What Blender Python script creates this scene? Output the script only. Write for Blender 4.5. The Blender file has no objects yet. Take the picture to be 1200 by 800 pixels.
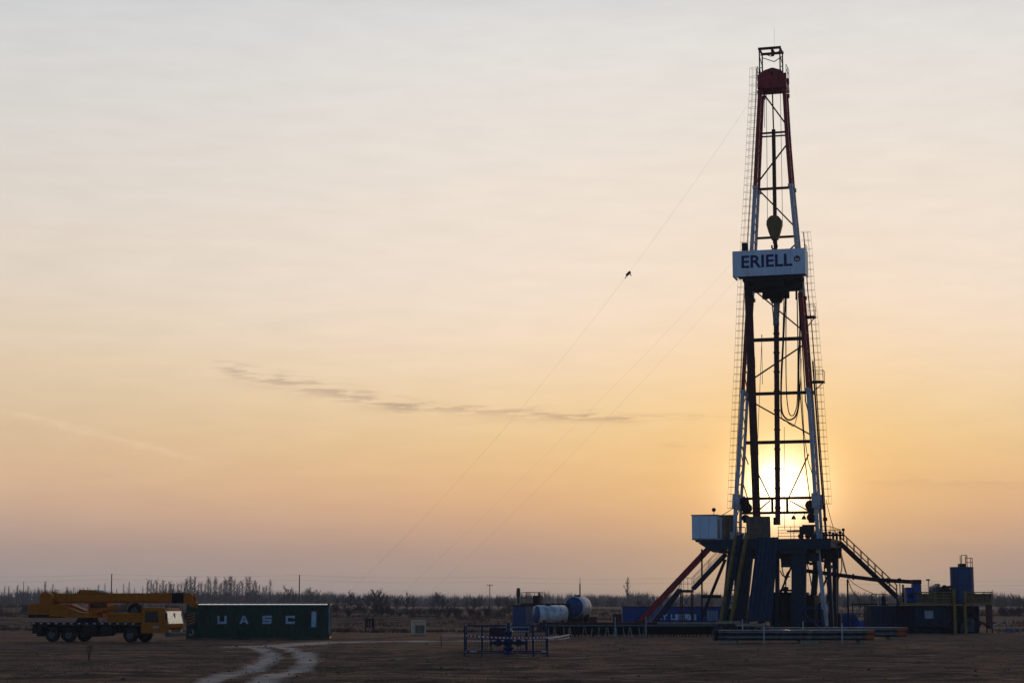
import bpy, bmesh, math, random
import numpy as np
from mathutils import Vector, Matrix, Euler

# ------------------------------------------------------------------ camera, sky, sun, exposure
sc = bpy.context.scene
COL = sc.collection
F_PX, W_PX, H_PX = 2200.0, 1200.0, 800.0
CAM_Z, HORIZON_PX = 2.7, 705.0
PITCH = math.atan((HORIZON_PX - 400.0) / F_PX)
cam = bpy.data.objects.new('camera', bpy.data.cameras.new('camera'))
COL.objects.link(cam)
cam.location = (0, 0, CAM_Z)
cam.rotation_euler = (math.radians(90) + PITCH, 0, 0)
cam.data.sensor_width = 36.0
cam.data.lens = 36.0 * F_PX / W_PX
cam.data.clip_start = 0.5
cam.data.clip_end = 20000.0
sc.camera = cam

SUN_AZ = math.radians(8.12)     # to the right of the view axis (+Y)
SUN_EL = math.radians(3.35)
SUN_DIR = Vector((math.sin(SUN_AZ) * math.cos(SUN_EL), math.cos(SUN_AZ) * math.cos(SUN_EL), math.sin(SUN_EL)))


def lin(r, g, b):
    f = lambda c: (c / 255 / 12.92) if c / 255 <= 0.04045 else ((c / 255 + 0.055) / 1.055) ** 2.4
    return (f(r), f(g), f(b))


def build_world():
    w = bpy.data.worlds.new('World')
    sc.world = w
    w.use_nodes = True
    nt = w.node_tree
    nt.nodes.clear()
    N, L = nt.nodes.new, nt.links.new

    def M(op, a, b=None, c=None, clamp=False):
        n = N('ShaderNodeMath')
        n.operation = op
        n.use_clamp = clamp
        for i, v in enumerate((a, b, c)):
            if v is None:
                continue
            if isinstance(v, (int, float)):
                n.inputs[i].default_value = v
            else:
                L(v, n.inputs[i])
        return n.outputs[0]

    def mixc(fac, a, b, mode='MIX'):
        n = N('ShaderNodeMix')
        n.data_type = 'RGBA'
        n.blend_type = mode
        for s, v in ((n.inputs[0], fac), (n.inputs[6], a), (n.inputs[7], b)):
            if isinstance(v, (int, float)):
                s.default_value = v
            elif isinstance(v, tuple):
                s.default_value = (*v, 1)
            else:
                L(v, s)
        return n.outputs[2]

    def scalec(fac, col):
        n = N('ShaderNodeVectorMath')
        n.operation = 'SCALE'
        if isinstance(col, tuple):
            n.inputs[0].default_value = col
        else:
            L(col, n.inputs[0])
        if isinstance(fac, (int, float)):
            n.inputs[3].default_value = fac
        else:
            L(fac, n.inputs[3])
        return n.outputs[0]

    def addc(a, b):
        n = N('ShaderNodeVectorMath')
        n.operation = 'ADD'
        L(a, n.inputs[0])
        L(b, n.inputs[1])
        return n.outputs[0]

    tc = N('ShaderNodeTexCoord')
    d = tc.outputs['Generated']
    sep = N('ShaderNodeSeparateXYZ')
    L(d, sep.inputs[0])
    x, y, z = sep.outputs
    el = M('ARCSINE', z)
    az = M('ARCTAN2', x, y)
    dot = N('ShaderNodeVectorMath')
    dot.operation = 'DOT_PRODUCT'
    L(d, dot.inputs[0])
    dot.inputs[1].default_value = SUN_DIR
    ang = M('ARCCOSINE', M('MINIMUM', dot.outputs['Value'], 0.9999999))

    def ramp(stops, fac):
        n = N('ShaderNodeValToRGB')
        cr = n.color_ramp
        cr.interpolation = 'B_SPLINE'
        while len(cr.elements) > 1:
            cr.elements.remove(cr.elements[-1])
        for i, (p, c) in enumerate(stops):
            e = cr.elements[0] if i == 0 else cr.elements.new(p)
            e.position = p
            e.color = (*lin(*c), 1)
        L(fac, n.inputs[0])
        return n.outputs[0]

    fel = M('DIVIDE', el, 0.40, clamp=True)
    P = lambda py: max(0.0, (math.atan((400 - py) / F_PX) + PITCH) / 0.40)
    left = ramp([(0, (122, 118, 120)), (P(690), (172, 158, 151)), (P(672), (176, 159, 149)), (P(640), (191, 163, 147)),
                 (P(600), (216, 179, 151)), (P(555), (228, 190, 151)), (P(500), (225, 196, 158)),
                 (P(430), (231, 208, 175)), (P(350), (231, 215, 196)), (P(220), (225, 217, 207)),
                 (P(80), (215, 214, 212)), (P(0), (210, 211, 213)), (0.95, (170, 178, 192))], fel)
    mid = ramp([(0, (140, 130, 130)), (P(690), (180, 160, 148)), (P(672), (186, 160, 145)), (P(640), (209, 167, 141)),
                (P(600), (234, 183, 137)), (P(555), (246, 198, 140)), (P(500), (246, 212, 157)),
                (P(430), (251, 225, 192)), (P(350), (249, 231, 214)), (P(220), (242, 230, 216)),
                (P(80), (231, 227, 222)), (P(0), (226, 224, 221)), (0.95, (175, 182, 192))], fel)
    # the sun side of the sky is paler than the far left of it
    daz = M('ABSOLUTE', M('SUBTRACT', az, SUN_AZ))
    fm = N('ShaderNodeMapRange')
    fm.interpolation_type = 'SMOOTHSTEP'
    L(daz, fm.inputs[0])
    fm.inputs[1].default_value, fm.inputs[2].default_value = 0.08, 0.48
    fm.inputs[3].default_value, fm.inputs[4].default_value = 1, 0
    front = mixc(fm.outputs[0], left, mid)

    # thin streaks of cloud and an old contrail
    noise = N('ShaderNodeTexNoise')
    mp = N('ShaderNodeMapping')
    cv = N('ShaderNodeCombineXYZ')
    L(az, cv.inputs[0]); L(el, cv.inputs[1])
    L(cv.outputs[0], mp.inputs[0])
    mp.inputs['Scale'].default_value = (55, 420, 1)
    mp.inputs['Rotation'].default_value = (0, 0, 0.0)
    L(mp.outputs[0], noise.inputs['Vector'])
    noise.inputs['Scale'].default_value = 1.0
    noise.inputs['Detail'].default_value = 6
    noise.inputs['Roughness'].default_value = 0.62
    nz = noise.outputs[0]

    def A(px):
        return math.atan((px - 600) / F_PX)

    def E(py):
        return math.atan((400 - py) / F_PX) + PITCH

    def streak(p0, p1, width, strength, lo=0.42, hi=0.62, taper=0.02):
        (x0, y0), (x1, y1) = p0, p1
        a0, a1, e0, e1 = A(x0), A(x1), E(y0), E(y1)
        line = M('MULTIPLY_ADD', M('SUBTRACT', az, a0), (e1 - e0) / (a1 - a0), e0)
        off = M('SUBTRACT', el, M('ADD', line, M('MULTIPLY', M('SUBTRACT', nz, 0.5), 0.012)))
        q = M('DIVIDE', off, width)
        g = M('EXPONENT', M('MULTIPLY', M('MULTIPLY', q, q), -1))
        def win(lo_, hi_, inv):
            n = N('ShaderNodeMapRange'); n.interpolation_type = 'SMOOTHSTEP'
            L(az, n.inputs[0]); n.inputs[1].default_value = lo_; n.inputs[2].default_value = hi_
            n.inputs[3].default_value, n.inputs[4].default_value = (1, 0) if inv else (0, 1)
            return n.outputs[0]
        wnd = M('MULTIPLY', win(a0, a0 + taper, False), win(a1 - taper, a1, True))
        n = N('ShaderNodeMapRange'); n.interpolation_type = 'SMOOTHSTEP'
        L(nz, n.inputs[0]); n.inputs[1].default_value = lo; n.inputs[2].default_value = hi
        return M('MULTIPLY', M('MULTIPLY', M('MULTIPLY', g, wnd), n.outputs[0]), strength)

    clouds = streak((235, 432), (505, 484), 0.0042, 0.8, 0.40, 0.60)
    clouds = M('ADD', clouds, streak((440, 475), (770, 495), 0.0024, 0.75, 0.38, 0.60))
    clouds = M('ADD', clouds, streak((500, 494), (1000, 488), 0.0012, 0.35, 0.3, 0.6, 0.08))
    clouds = M('ADD', clouds, streak((755, 522), (960, 536), 0.0014, 0.45))
    clouds = M('ADD', clouds, streak((860, 553), (1010, 549), 0.0012, 0.55))
    clouds = M('ADD', clouds, streak((940, 563), (1290, 578), 0.0024, 0.30, 0.3, 0.6, 0.05))
    clouds = M('MINIMUM', clouds, 0.9)
    front = mixc(clouds, front, mixc(0.55, front, lin(158, 130, 122)))
    trail = streak((-60, 474), (262, 548), 0.0016, 0.5, 0.2, 0.5, 0.03)
    front = mixc(trail, front, mixc(0.5, front, lin(255, 226, 186)))
    # faint wide bands high up
    n2 = N('ShaderNodeTexNoise')
    mp2 = N('ShaderNodeMapping')
    L(cv.outputs[0], mp2.inputs[0])
    mp2.inputs['Scale'].default_value = (5, 26, 1)
    mp2.inputs['Rotation'].default_value = (0, 0, 0.25)
    L(mp2.outputs[0], n2.inputs['Vector'])
    n2.inputs['Detail'].default_value = 5
    band = M('MULTIPLY_ADD', n2.outputs[0], 0.13, 0.935)
    front = scalec(band, front)

    # the glow round the sun
    g1 = M('EXPONENT', M('MULTIPLY', ang, -1 / 0.055))
    g2 = M('EXPONENT', M('MULTIPLY', M('POWER', M('DIVIDE', ang, 0.0235), 2.0), -1))
    g3 = M('EXPONENT', M('MULTIPLY', M('POWER', M('DIVIDE', ang, 0.0115), 2.0), -1))
    g0 = M('EXPONENT', M('MULTIPLY', ang, -1 / 0.062))
    col = mixc(M('MULTIPLY', g0, 0.74), front, lin(255, 196, 98))
    col = addc(col, scalec(M('MULTIPLY', g1, 0.22), (1.0, 0.60, 0.14)))
    col = addc(col, scalec(M('MULTIPLY', g2, 1.15), (1.0, 0.70, 0.46)))
    col = addc(col, scalec(M('MULTIPLY', g3, 4.0), (1.0, 0.85, 0.55)))

    # away from the sun the sky is the clear, dim blue of the sky model
    sky = N('ShaderNodeTexSky')
    sky.sky_type = 'NISHITA'
    sky.sun_disc = False
    sky.sun_elevation = SUN_EL
    sky.sun_rotation = SUN_AZ
    sky.dust_density = 0.6
    sky.ozone_density = 4.0
    tint = N('ShaderNodeVectorMath')
    tint.operation = 'MULTIPLY'
    L(sky.outputs[0], tint.inputs[0])
    tint.inputs[1].default_value = (1.27, 1.03, 1.06)
    back = scalec(NISHITA, tint.outputs[0])
    bm = N('ShaderNodeMapRange')
    bm.interpolation_type = 'SMOOTHSTEP'
    L(ang, bm.inputs[0])
    bm.inputs[1].default_value, bm.inputs[2].default_value = 0.50, 1.35
    final = mixc(bm.outputs[0], col, back)
    bg = N('ShaderNodeBackground')
    bg.inputs['Strength'].default_value = 1.0
    L(final, bg.inputs['Color'])
    out = N('ShaderNodeOutputWorld')
    L(bg.outputs[0], out.inputs['Surface'])


NISHITA = 0.215
build_world()
sun = bpy.data.objects.new('sun', bpy.data.lights.new('sun', 'SUN'))
COL.objects.link(sun)
sun.data.energy = 0.45
sun.data.angle = math.radians(1.6)
sun.data.color = (1.0, 0.62, 0.30)
sun.rotation_euler = (-SUN_DIR).to_track_quat('-Z', 'Y').to_euler()
sun.location = (40, 280, 80)
sc.view_settings.view_transform = 'Standard'
sc.view_settings.look = 'None'
sc.view_settings.exposure = 0.0
sc.view_settings.gamma = 1.0
sc.cycles.max_bounces = 6
sc.cycles.diffuse_bounces = 3
sc.cycles.volume_bounces = 1
sc.cycles.use_denoising = True


# ------------------------------------------------------------------ helpers
def at(px, py, Y):
    """World point seen at a pixel of the 1200x800 photograph, at world depth Y."""
    X_, Z_ = (px - 600) / F_PX, (400 - py) / F_PX
    c, s = math.cos(PITCH), math.sin(PITCH)
    v = Vector((X_, c - Z_ * s, s + Z_ * c))
    return Vector((0, 0, CAM_Z)) + v * (Y / v.y)


def on_ground(px, py):
    X_, Z_ = (px - 600) / F_PX, (400 - py) / F_PX
    c, s = math.cos(PITCH), math.sin(PITCH)
    v = Vector((X_, c - Z_ * s, s + Z_ * c))
    return Vector((0, 0, CAM_Z)) + v * (-CAM_Z / v.z)


MATS = {}


def mat(name, rgb, rough=0.6, metal=0.0, var=0.25, scale=3.0, dirt=None, dirt_amt=0.35, streak=True, bump=0.0):
    if name in MATS:
        return MATS[name]
    m = bpy.data.materials.new(name)
    m.use_nodes = True
    nt = m.node_tree
    N, L = nt.nodes.new, nt.links.new
    b = nt.nodes['Principled BSDF']
    b.inputs['Roughness'].default_value = rough
    b.inputs['Metallic'].default_value = metal
    b.inputs['Specular IOR Level'].default_value = 0.5 if rough < 0.2 else 0.22
    tc = N('ShaderNodeTexCoord')
    mp = N('ShaderNodeMapping')
    L(tc.outputs['Object'], mp.inputs[0])
    mp.inputs['Scale'].default_value = (1, 1, 0.35 if streak else 1)
    n = N('ShaderNodeTexNoise')
    n.inputs['Scale'].default_value = scale
    n.inputs['Detail'].default_value = 8
    n.inputs['Roughness'].default_value = 0.65
    L(mp.outputs[0], n.inputs['Vector'])
    r = N('ShaderNodeMapRange')
    L(n.outputs[0], r.inputs[0])
    r.inputs[1].default_value, r.inputs[2].default_value = 0.3, 0.7
    r.inputs[3].default_value, r.inputs[4].default_value = 1 - var, 1 + var
    mu = N('ShaderNodeVectorMath')
    mu.operation = 'SCALE'
    mu.inputs[0].default_value = rgb
    L(r.outputs[0], mu.inputs[3])
    src = mu.outputs[0]
    if dirt:
        n2 = N('ShaderNodeTexNoise')
        n2.inputs['Scale'].default_value = scale * 0.8
        n2.inputs['Detail'].default_value = 10
        n2.inputs['Roughness'].default_value = 0.7
        L(mp.outputs[0], n2.inputs['Vector'])
        r2 = N('ShaderNodeMapRange')
        L(n2.outputs[0], r2.inputs[0])
        r2.inputs[1].default_value, r2.inputs[2].default_value = 0.62 - dirt_amt * 0.4, 0.74
        mx = N('ShaderNodeMix')
        mx.data_type = 'RGBA'
        L(r2.outputs[0], mx.inputs[0])
        L(src, mx.inputs[6])
        mx.inputs[7].default_value = (*dirt, 1)
        src = mx.outputs[2]
    L(src, b.inputs['Base Color'])
    if bump:
        bp = N('ShaderNodeBump')
        bp.inputs['Strength'].default_value = bump
        bp.inputs['Distance'].default_value = 0.02
        L(n.outputs[0], bp.inputs['Height'])
        L(bp.outputs[0], b.inputs['Normal'])
    MATS[name] = m
    return m


RUST = (0.09, 0.04, 0.02)
SOIL = (0.07, 0.055, 0.042)
MAST_RED = mat('mast_red', (0.42, 0.026, 0.020), 0.5, var=0.3, dirt=(0.06, 0.03, 0.025))
MAST_WHITE = mat('mast_white', (0.62, 0.55, 0.53), 0.5, var=0.15, dirt=(0.20, 0.17, 0.15))
SIGN_WHITE = mat('sign_white', (0.76, 0.77, 0.80), 0.45, var=0.10, scale=0.9, dirt=(0.46, 0.42, 0.39), dirt_amt=0.12)
NAVY = mat('navy_lettering', (0.008, 0.012, 0.10), 0.5)
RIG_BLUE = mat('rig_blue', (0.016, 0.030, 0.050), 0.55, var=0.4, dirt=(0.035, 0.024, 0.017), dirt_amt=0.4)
BRIGHT_BLUE = mat('bright_blue', (0.014, 0.065, 0.27), 0.45, var=0.2, dirt=(0.05, 0.05, 0.06))
TANK_BLUE = mat('tank_blue', (0.032, 0.07, 0.17), 0.4, var=0.2, dirt=(0.05, 0.05, 0.06))
DARK = mat('dark_steel', (0.016, 0.011, 0.009), 0.65, 0.1, dirt=(0.035, 0.014, 0.007), dirt_amt=0.15)
DARKRED = mat('rusty_steel', (0.11, 0.022, 0.012), 0.6, 0.1, dirt=(0.03, 0.02, 0.02))
YELLOW = mat('safety_yellow', (0.34, 0.165, 0.03), 0.5, dirt=(0.08, 0.05, 0.02))
PALE = mat('pale_paint', (0.55, 0.53, 0.50), 0.6, dirt=(0.2, 0.17, 0.14))
OCHRE = mat('ochre_paint', (0.56, 0.135, 0.003), 0.5, var=0.15, dirt=(0.12, 0.07, 0.03), dirt_amt=0.1, streak=False)
WOOD = mat('weathered_wood', (0.42, 0.28, 0.17), 0.85, dirt=(0.12, 0.09, 0.06))
OCHRE.node_tree.nodes['Principled BSDF'].inputs['Specular IOR Level'].default_value = 0.1
RUBBER = mat('rubber', (0.012, 0.010, 0.009), 0.9, dirt=(0.04, 0.028, 0.02), dirt_amt=0.6)
GLASS = mat('dark_glass', (0.02, 0.03, 0.035), 0.08, 0.0, var=0.05)
CABLE = mat('steel_cable', (0.10, 0.09, 0.085), 0.6, 0.4)
STEEL = mat('bare_steel', (0.28, 0.27, 0.27), 0.45, 0.5, dirt=RUST)


class MB:
    """Collects solids; build() links them as ONE mesh object."""

    def __init__(self):
        self.v, self.f, self.s, self.mi = [], [], [], []
        self.cur = 0

    def add(self, vs, fs, smooth=False):
        o = len(self.v)
        self.v += [tuple(p) for p in vs]
        self.f += [tuple(i + o for i in f) for f in fs]
        self.s += [smooth] * len(fs)
        self.mi += [self.cur] * len(fs)
        return self

    def box(self, x0, x1, y0, y1, z0, z1):
        vs = [(x, y, z) for z in (z0, z1) for x, y in ((x0, y0), (x1, y0), (x1, y1), (x0, y1))]
        return self.add(vs, [(3, 2, 1, 0), (4, 5, 6, 7), (0, 1, 5, 4), (1, 2, 6, 5), (2, 3, 7, 6), (3, 0, 4, 7)])

    def cbox(self, x0, x1, y0, y1, z0, z1, b=0.04):
        """Box with chamfered vertical and top edges."""
        vs, fs = [], []
        def ring(ix, z):
            xa, xb, ya, yb = x0 + ix, x1 - ix, y0 + ix, y1 - ix
            return [(xa + b, ya, z), (xb - b, ya, z), (xb, ya + b, z), (xb, yb - b, z), (xb - b, yb, z), (xa + b, yb, z), (xa, yb - b, z), (xa, ya + b, z)]
        rings = [ring(0, z0), ring(0, z1 - b), ring(b * 0.7, z1)]
        for r in rings:
            vs += r
        for k in range(2):
            for i in range(8):
                j = (i + 1) % 8
                fs.append((k * 8 + i, k * 8 + j, k * 8 + 8 + j, k * 8 + 8 + i))
        fs.append(tuple(range(7, -1, -1)))
        fs.append(tuple(range(16, 24)))
        return self.add(vs, fs)

    @staticmethod
    def frame(d, up=None):
        d = d.normalized()
        u = Vector(up) if up else (Vector((0, 0, 1)) if abs(d.z) < 0.95 else Vector((0, 1, 0)))
        r = d.cross(u).normalized()
        return r, r.cross(d).normalized()

    def bar(self, p0, p1, w, h=None, up=None):
        p0, p1 = Vector(p0), Vector(p1)
        h = h or w
        r, u = self.frame(p1 - p0, up)
        vs = []
        for p in (p0, p1):
            for a, b in ((-1, -1), (1, -1), (1, 1), (-1, 1)):
                vs.append(p + r * a * w / 2 + u * b * h / 2)
        return self.add(vs, [(3, 2, 1, 0), (4, 5, 6, 7), (0, 1, 5, 4), (1, 2, 6, 5), (2, 3, 7, 6), (3, 0, 4, 7)])

    def tube(self, p0, p1, r0, n=8, r1=None, caps=True):
        p0, p1 = Vector(p0), Vector(p1)
        r1 = r0 if r1 is None else r1
        a, b = self.frame(p1 - p0)
        vs = []
        for p, r in ((p0, r0), (p1, r1)):
            for i in range(n):
                t = 2 * math.pi * i / n
                vs.append(p + a * math.cos(t) * r + b * math.sin(t) * r)
        self.add(vs, [(i, (i + 1) % n, n + (i + 1) % n, n + i) for i in range(n)], n > 4)
        if caps:
            self.add(vs[:n], [tuple(range(n - 1, -1, -1))])
            self.add(vs[n:], [tuple(range(n))])
        return self

    def path(self, pts, r, n=6):
        pts = [Vector(p) for p in pts]
        vs, fs = [], []
        for k, p in enumerate(pts):
            d = (pts[min(k + 1, len(pts) - 1)] - pts[max(k - 1, 0)])
            a, b = self.frame(d, (0.13, 0.97, 0.2))
            for i in range(n):
                t = 2 * math.pi * i / n
                vs.append(p + a * math.cos(t) * r + b * math.sin(t) * r)
        for k in range(len(pts) - 1):
            for i in range(n):
                fs.append((k * n + i, k * n + (i + 1) % n, (k + 1) * n + (i + 1) % n, (k + 1) * n + i))
        fs.append(tuple(range(n - 1, -1, -1)))
        fs.append(tuple(range((len(pts) - 1) * n, len(pts) * n)))
        return self.add(vs, fs, True)

    def prism(self, poly, a, b, axis='y'):
        """Extrude a polygon: axis y -> poly is (x,z); axis x -> (y,z); axis z -> (x,y)."""
        n = len(poly)
        f = {'y': lambda p, t: (p[0], t, p[1]), 'x': lambda p, t: (t, p[0], p[1]), 'z': lambda p, t: (p[0], p[1], t)}[axis]
        vs = [f(p, a) for p in poly] + [f(p, b) for p in poly]
        fs = [tuple(range(n - 1, -1, -1)), tuple(range(n, 2 * n))]
        fs += [(i, (i + 1) % n, n + (i + 1) % n, n + i) for i in range(n)]
        return self.add(vs, fs)

    def lathe(self, prof, c, axis='z', n=16, caps=True):
        """prof: list of (r, t) along the axis from point c."""
        c = Vector(c)
        ax = {'x': Vector((1, 0, 0)), 'y': Vector((0, 1, 0)), 'z': Vector((0, 0, 1))}[axis] if isinstance(axis, str) else Vector(axis).normalized()
        a, b = self.frame(ax)
        vs, fs = [], []
        for r, t in prof:
            for i in range(n):
                q = 2 * math.pi * i / n
                vs.append(c + ax * t + a * math.cos(q) * r + b * math.sin(q) * r)
        for k in range(len(prof) - 1):
            for i in range(n):
                fs.append((k * n + i, k * n + (i + 1) % n, (k + 1) * n + (i + 1) % n, (k + 1) * n + i))
        self.add(vs, fs, True)
        if caps and prof[0][0] > 1e-4:
            self.add(vs[:n], [tuple(range(n - 1, -1, -1))])
        if caps and prof[-1][0] > 1e-4:
            self.add(vs[-n:], [tuple(range(n))])
        return self

    def ring(self, c, axis, R, r, n=20, m=6):
        c = Vector(c)
        ax = Vector(axis).normalized()
        a, b = self.frame(ax)
        vs, fs = [], []
        for i in range(n):
            t = 2 * math.pi * i / n
            d = a * math.cos(t) + b * math.sin(t)
            for j in range(m):
                u = 2 * math.pi * j / m
                vs.append(c + d * (R + r * math.cos(u)) + ax * r * math.sin(u))
        for i in range(n):
            for j in range(m):
                fs.append((i * m + j, ((i + 1) % n) * m + j, ((i + 1) % n) * m + (j + 1) % m, i * m + (j + 1) % m))
        return self.add(vs, fs, True)

    def build(self, name, material, parent=None, off=(0, 0, 0), label=None):
        me = bpy.data.meshes.new(name)
        o = Vector(off)
        me.from_pydata([tuple(Vector(p) - o) for p in self.v], [], self.f)
        mats = material if isinstance(material, (list, tuple)) else [material]
        for m in mats:
            me.materials.append(m)
        me.polygons.foreach_set('use_smooth', self.s)
        me.polygons.foreach_set('material_index', self.mi)
        bm = bmesh.new()
        bm.from_mesh(me)
        bmesh.ops.recalc_face_normals(bm, faces=bm.faces)
        bm.to_mesh(me)
        bm.free()
        me.update()
        ob = bpy.data.objects.new(name, me)
        COL.objects.link(ob)
        if parent:
            ob.parent = parent
        if label:
            ob['label'] = label
        return ob


def tag(o, label, cat, group=None):
    o['label'] = label
    o['category'] = cat
    if group:
        o['group'] = group
    return o


def thing(name, label, cat, loc=(0, 0, 0), rz=0.0, group=None):
    o = bpy.data.objects.new(name, None)
    o.empty_display_size = 0.3
    COL.objects.link(o)
    o.location = loc
    o.rotation_euler = (0, 0, rz)
    return tag(o, label, cat, group)


def dup(o, loc=None, rz=None, label=None, parent=None):
    c = o.copy()
    COL.objects.link(c)
    if parent:
        c.parent = parent
    if loc is not None:
        c.location = loc
    if rz is not None:
        c.rotation_euler = (0, 0, rz)
    if label:
        c['label'] = label
    for ch in list(o.children):
        dup(ch, parent=c)
    return c


def text_mesh(name, s, size, depth, material, parent, loc, rot, sx=1.0, bold=0.0, align='LEFT', spacing=1.0):
    cu = bpy.data.curves.new(name, 'FONT')
    cu.body = s
    cu.size = size
    cu.extrude = depth
    cu.offset = bold
    cu.align_x = align
    cu.space_character = spacing
    tmp = bpy.data.objects.new(name + '_curve', cu)
    COL.objects.link(tmp)
    dg = bpy.context.evaluated_depsgraph_get()
    me = bpy.data.meshes.new_from_object(tmp.evaluated_get(dg))
    bpy.data.objects.remove(tmp)
    me.transform(Matrix.Diagonal((sx, 1, 1, 1)))
    me.materials.clear()
    me.materials.append(material)
    ob = bpy.data.objects.new(name, me)
    COL.objects.link(ob)
    ob.parent = parent
    ob.location = loc
    ob.rotation_euler = rot
    return ob
# ------------------------------------------------------------------ ground
rng = np.random.default_rng(7)


def vnoise(x, y, seed, scale):
    """Smooth value noise on numpy arrays."""
    x, y = x / scale, y / scale
    xi, yi = np.floor(x).astype(np.int64), np.floor(y).astype(np.int64)
    fx, fy = x - xi, y - yi
    fx, fy = fx * fx * (3 - 2 * fx), fy * fy * (3 - 2 * fy)
    def h(a, b):
        n = (a * 374761393 + b * 668265263 + seed * 974711) & 0x7fffffff
        n = ((n ^ (n >> 13)) * 1274126177) & 0x7fffffff
        return ((n ^ (n >> 16)) & 0xffff) / 65535.0
    return (h(xi, yi) * (1 - fx) + h(xi + 1, yi) * fx) * (1 - fy) + (h(xi, yi + 1) * (1 - fx) + h(xi + 1, yi + 1) * fx) * fy


def sstep(a, b, t):
    t = np.clip((t - a) / (b - a), 0, 1)
    return t * t * (3 - 2 * t)


TRACKS = [([(205, 812), (230, 800), (266, 793), (294, 784), (313, 776), (318, 769), (308, 761), (285, 757)], 0.47),
          ([(270, 812), (296, 801), (324, 792), (350, 784), (361, 775), (355, 766), (338, 760), (318, 756)], 0.47),
          ([(285, 757), (320, 755.5), (380, 752), (440, 750.6), (520, 750), (620, 749)], 1.9)]
TRACKS = [([on_ground(*p) for p in pts], w) for pts, w in TRACKS]


def smooth_line(pts, k=8):
    out = []
    for i in range(len(pts) - 1):
        p0, p1, p2, p3 = pts[max(i - 1, 0)], pts[i], pts[i + 1], pts[min(i + 2, len(pts) - 1)]
        for j in range(k):
            t = j / k
            out.append(0.5 * ((2 * p1) + (-p0 + p2) * t + (2 * p0 - 5 * p1 + 4 * p2 - p3) * t * t + (-p0 + 3 * p1 - 3 * p2 + p3) * t ** 3))
    out.append(pts[-1])
    return out


def track_mask(x, y):
    m = np.zeros_like(x)
    for pts, w in TRACKS:
        pts = smooth_line([p.copy() for p in pts])
        d = np.full_like(x, 1e9)
        for a, b in zip(pts[:-1], pts[1:]):
            ex, ey = b.x - a.x, b.y - a.y
            l2 = ex * ex + ey * ey + 1e-9
            t = np.clip(((x - a.x) * ex + (y - a.y) * ey) / l2, 0, 1)
            d = np.minimum(d, np.hypot(x - a.x - t * ex, y - a.y - t * ey))
        edge = w * (0.75 + 0.7 * vnoise(x, y, 5, 2.2))
        m = np.maximum(m, 1 - sstep(edge * 0.55, edge * 1.12, d))
    return m


def height(x, y):
    near = 1 - sstep(100, 122, y)
    ruts = (vnoise(x, y * 2.6, 1, 2.6) - 0.5) * 0.16 + (vnoise(x, y, 2, 0.9) - 0.5) * 0.06 + (vnoise(x, y * 1.8, 9, 9.0) - 0.5) * 0.22
    z = ruts * near
    z = z - 0.07 * vnoise(x, y * 1.6, 3, 1.6) * (1 - near)
    far = sstep(205, 300, y)
    hump = vnoise(x, y * 1.6, 4, 34.0) * 1.0 + vnoise(x, y, 6, 11.0) * 0.45
    z = z + far * (hump - 0.35)
    # low earth bank behind the yard, left half
    bank = np.exp(-((y - 225 - 10 * vnoise(x, y * 0, 8, 30.0)) / 7.0) ** 2) * sstep(25, -5, x) * (0.5 + 0.6 * vnoise(x, y, 11, 14.0))
    z = z + bank
    z = z + sstep(300, 420, y) * sstep(-40, -110, x) * 1.2
    # a shelf in the soil left of the pipes and low spoil by the right edge
    return z


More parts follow.
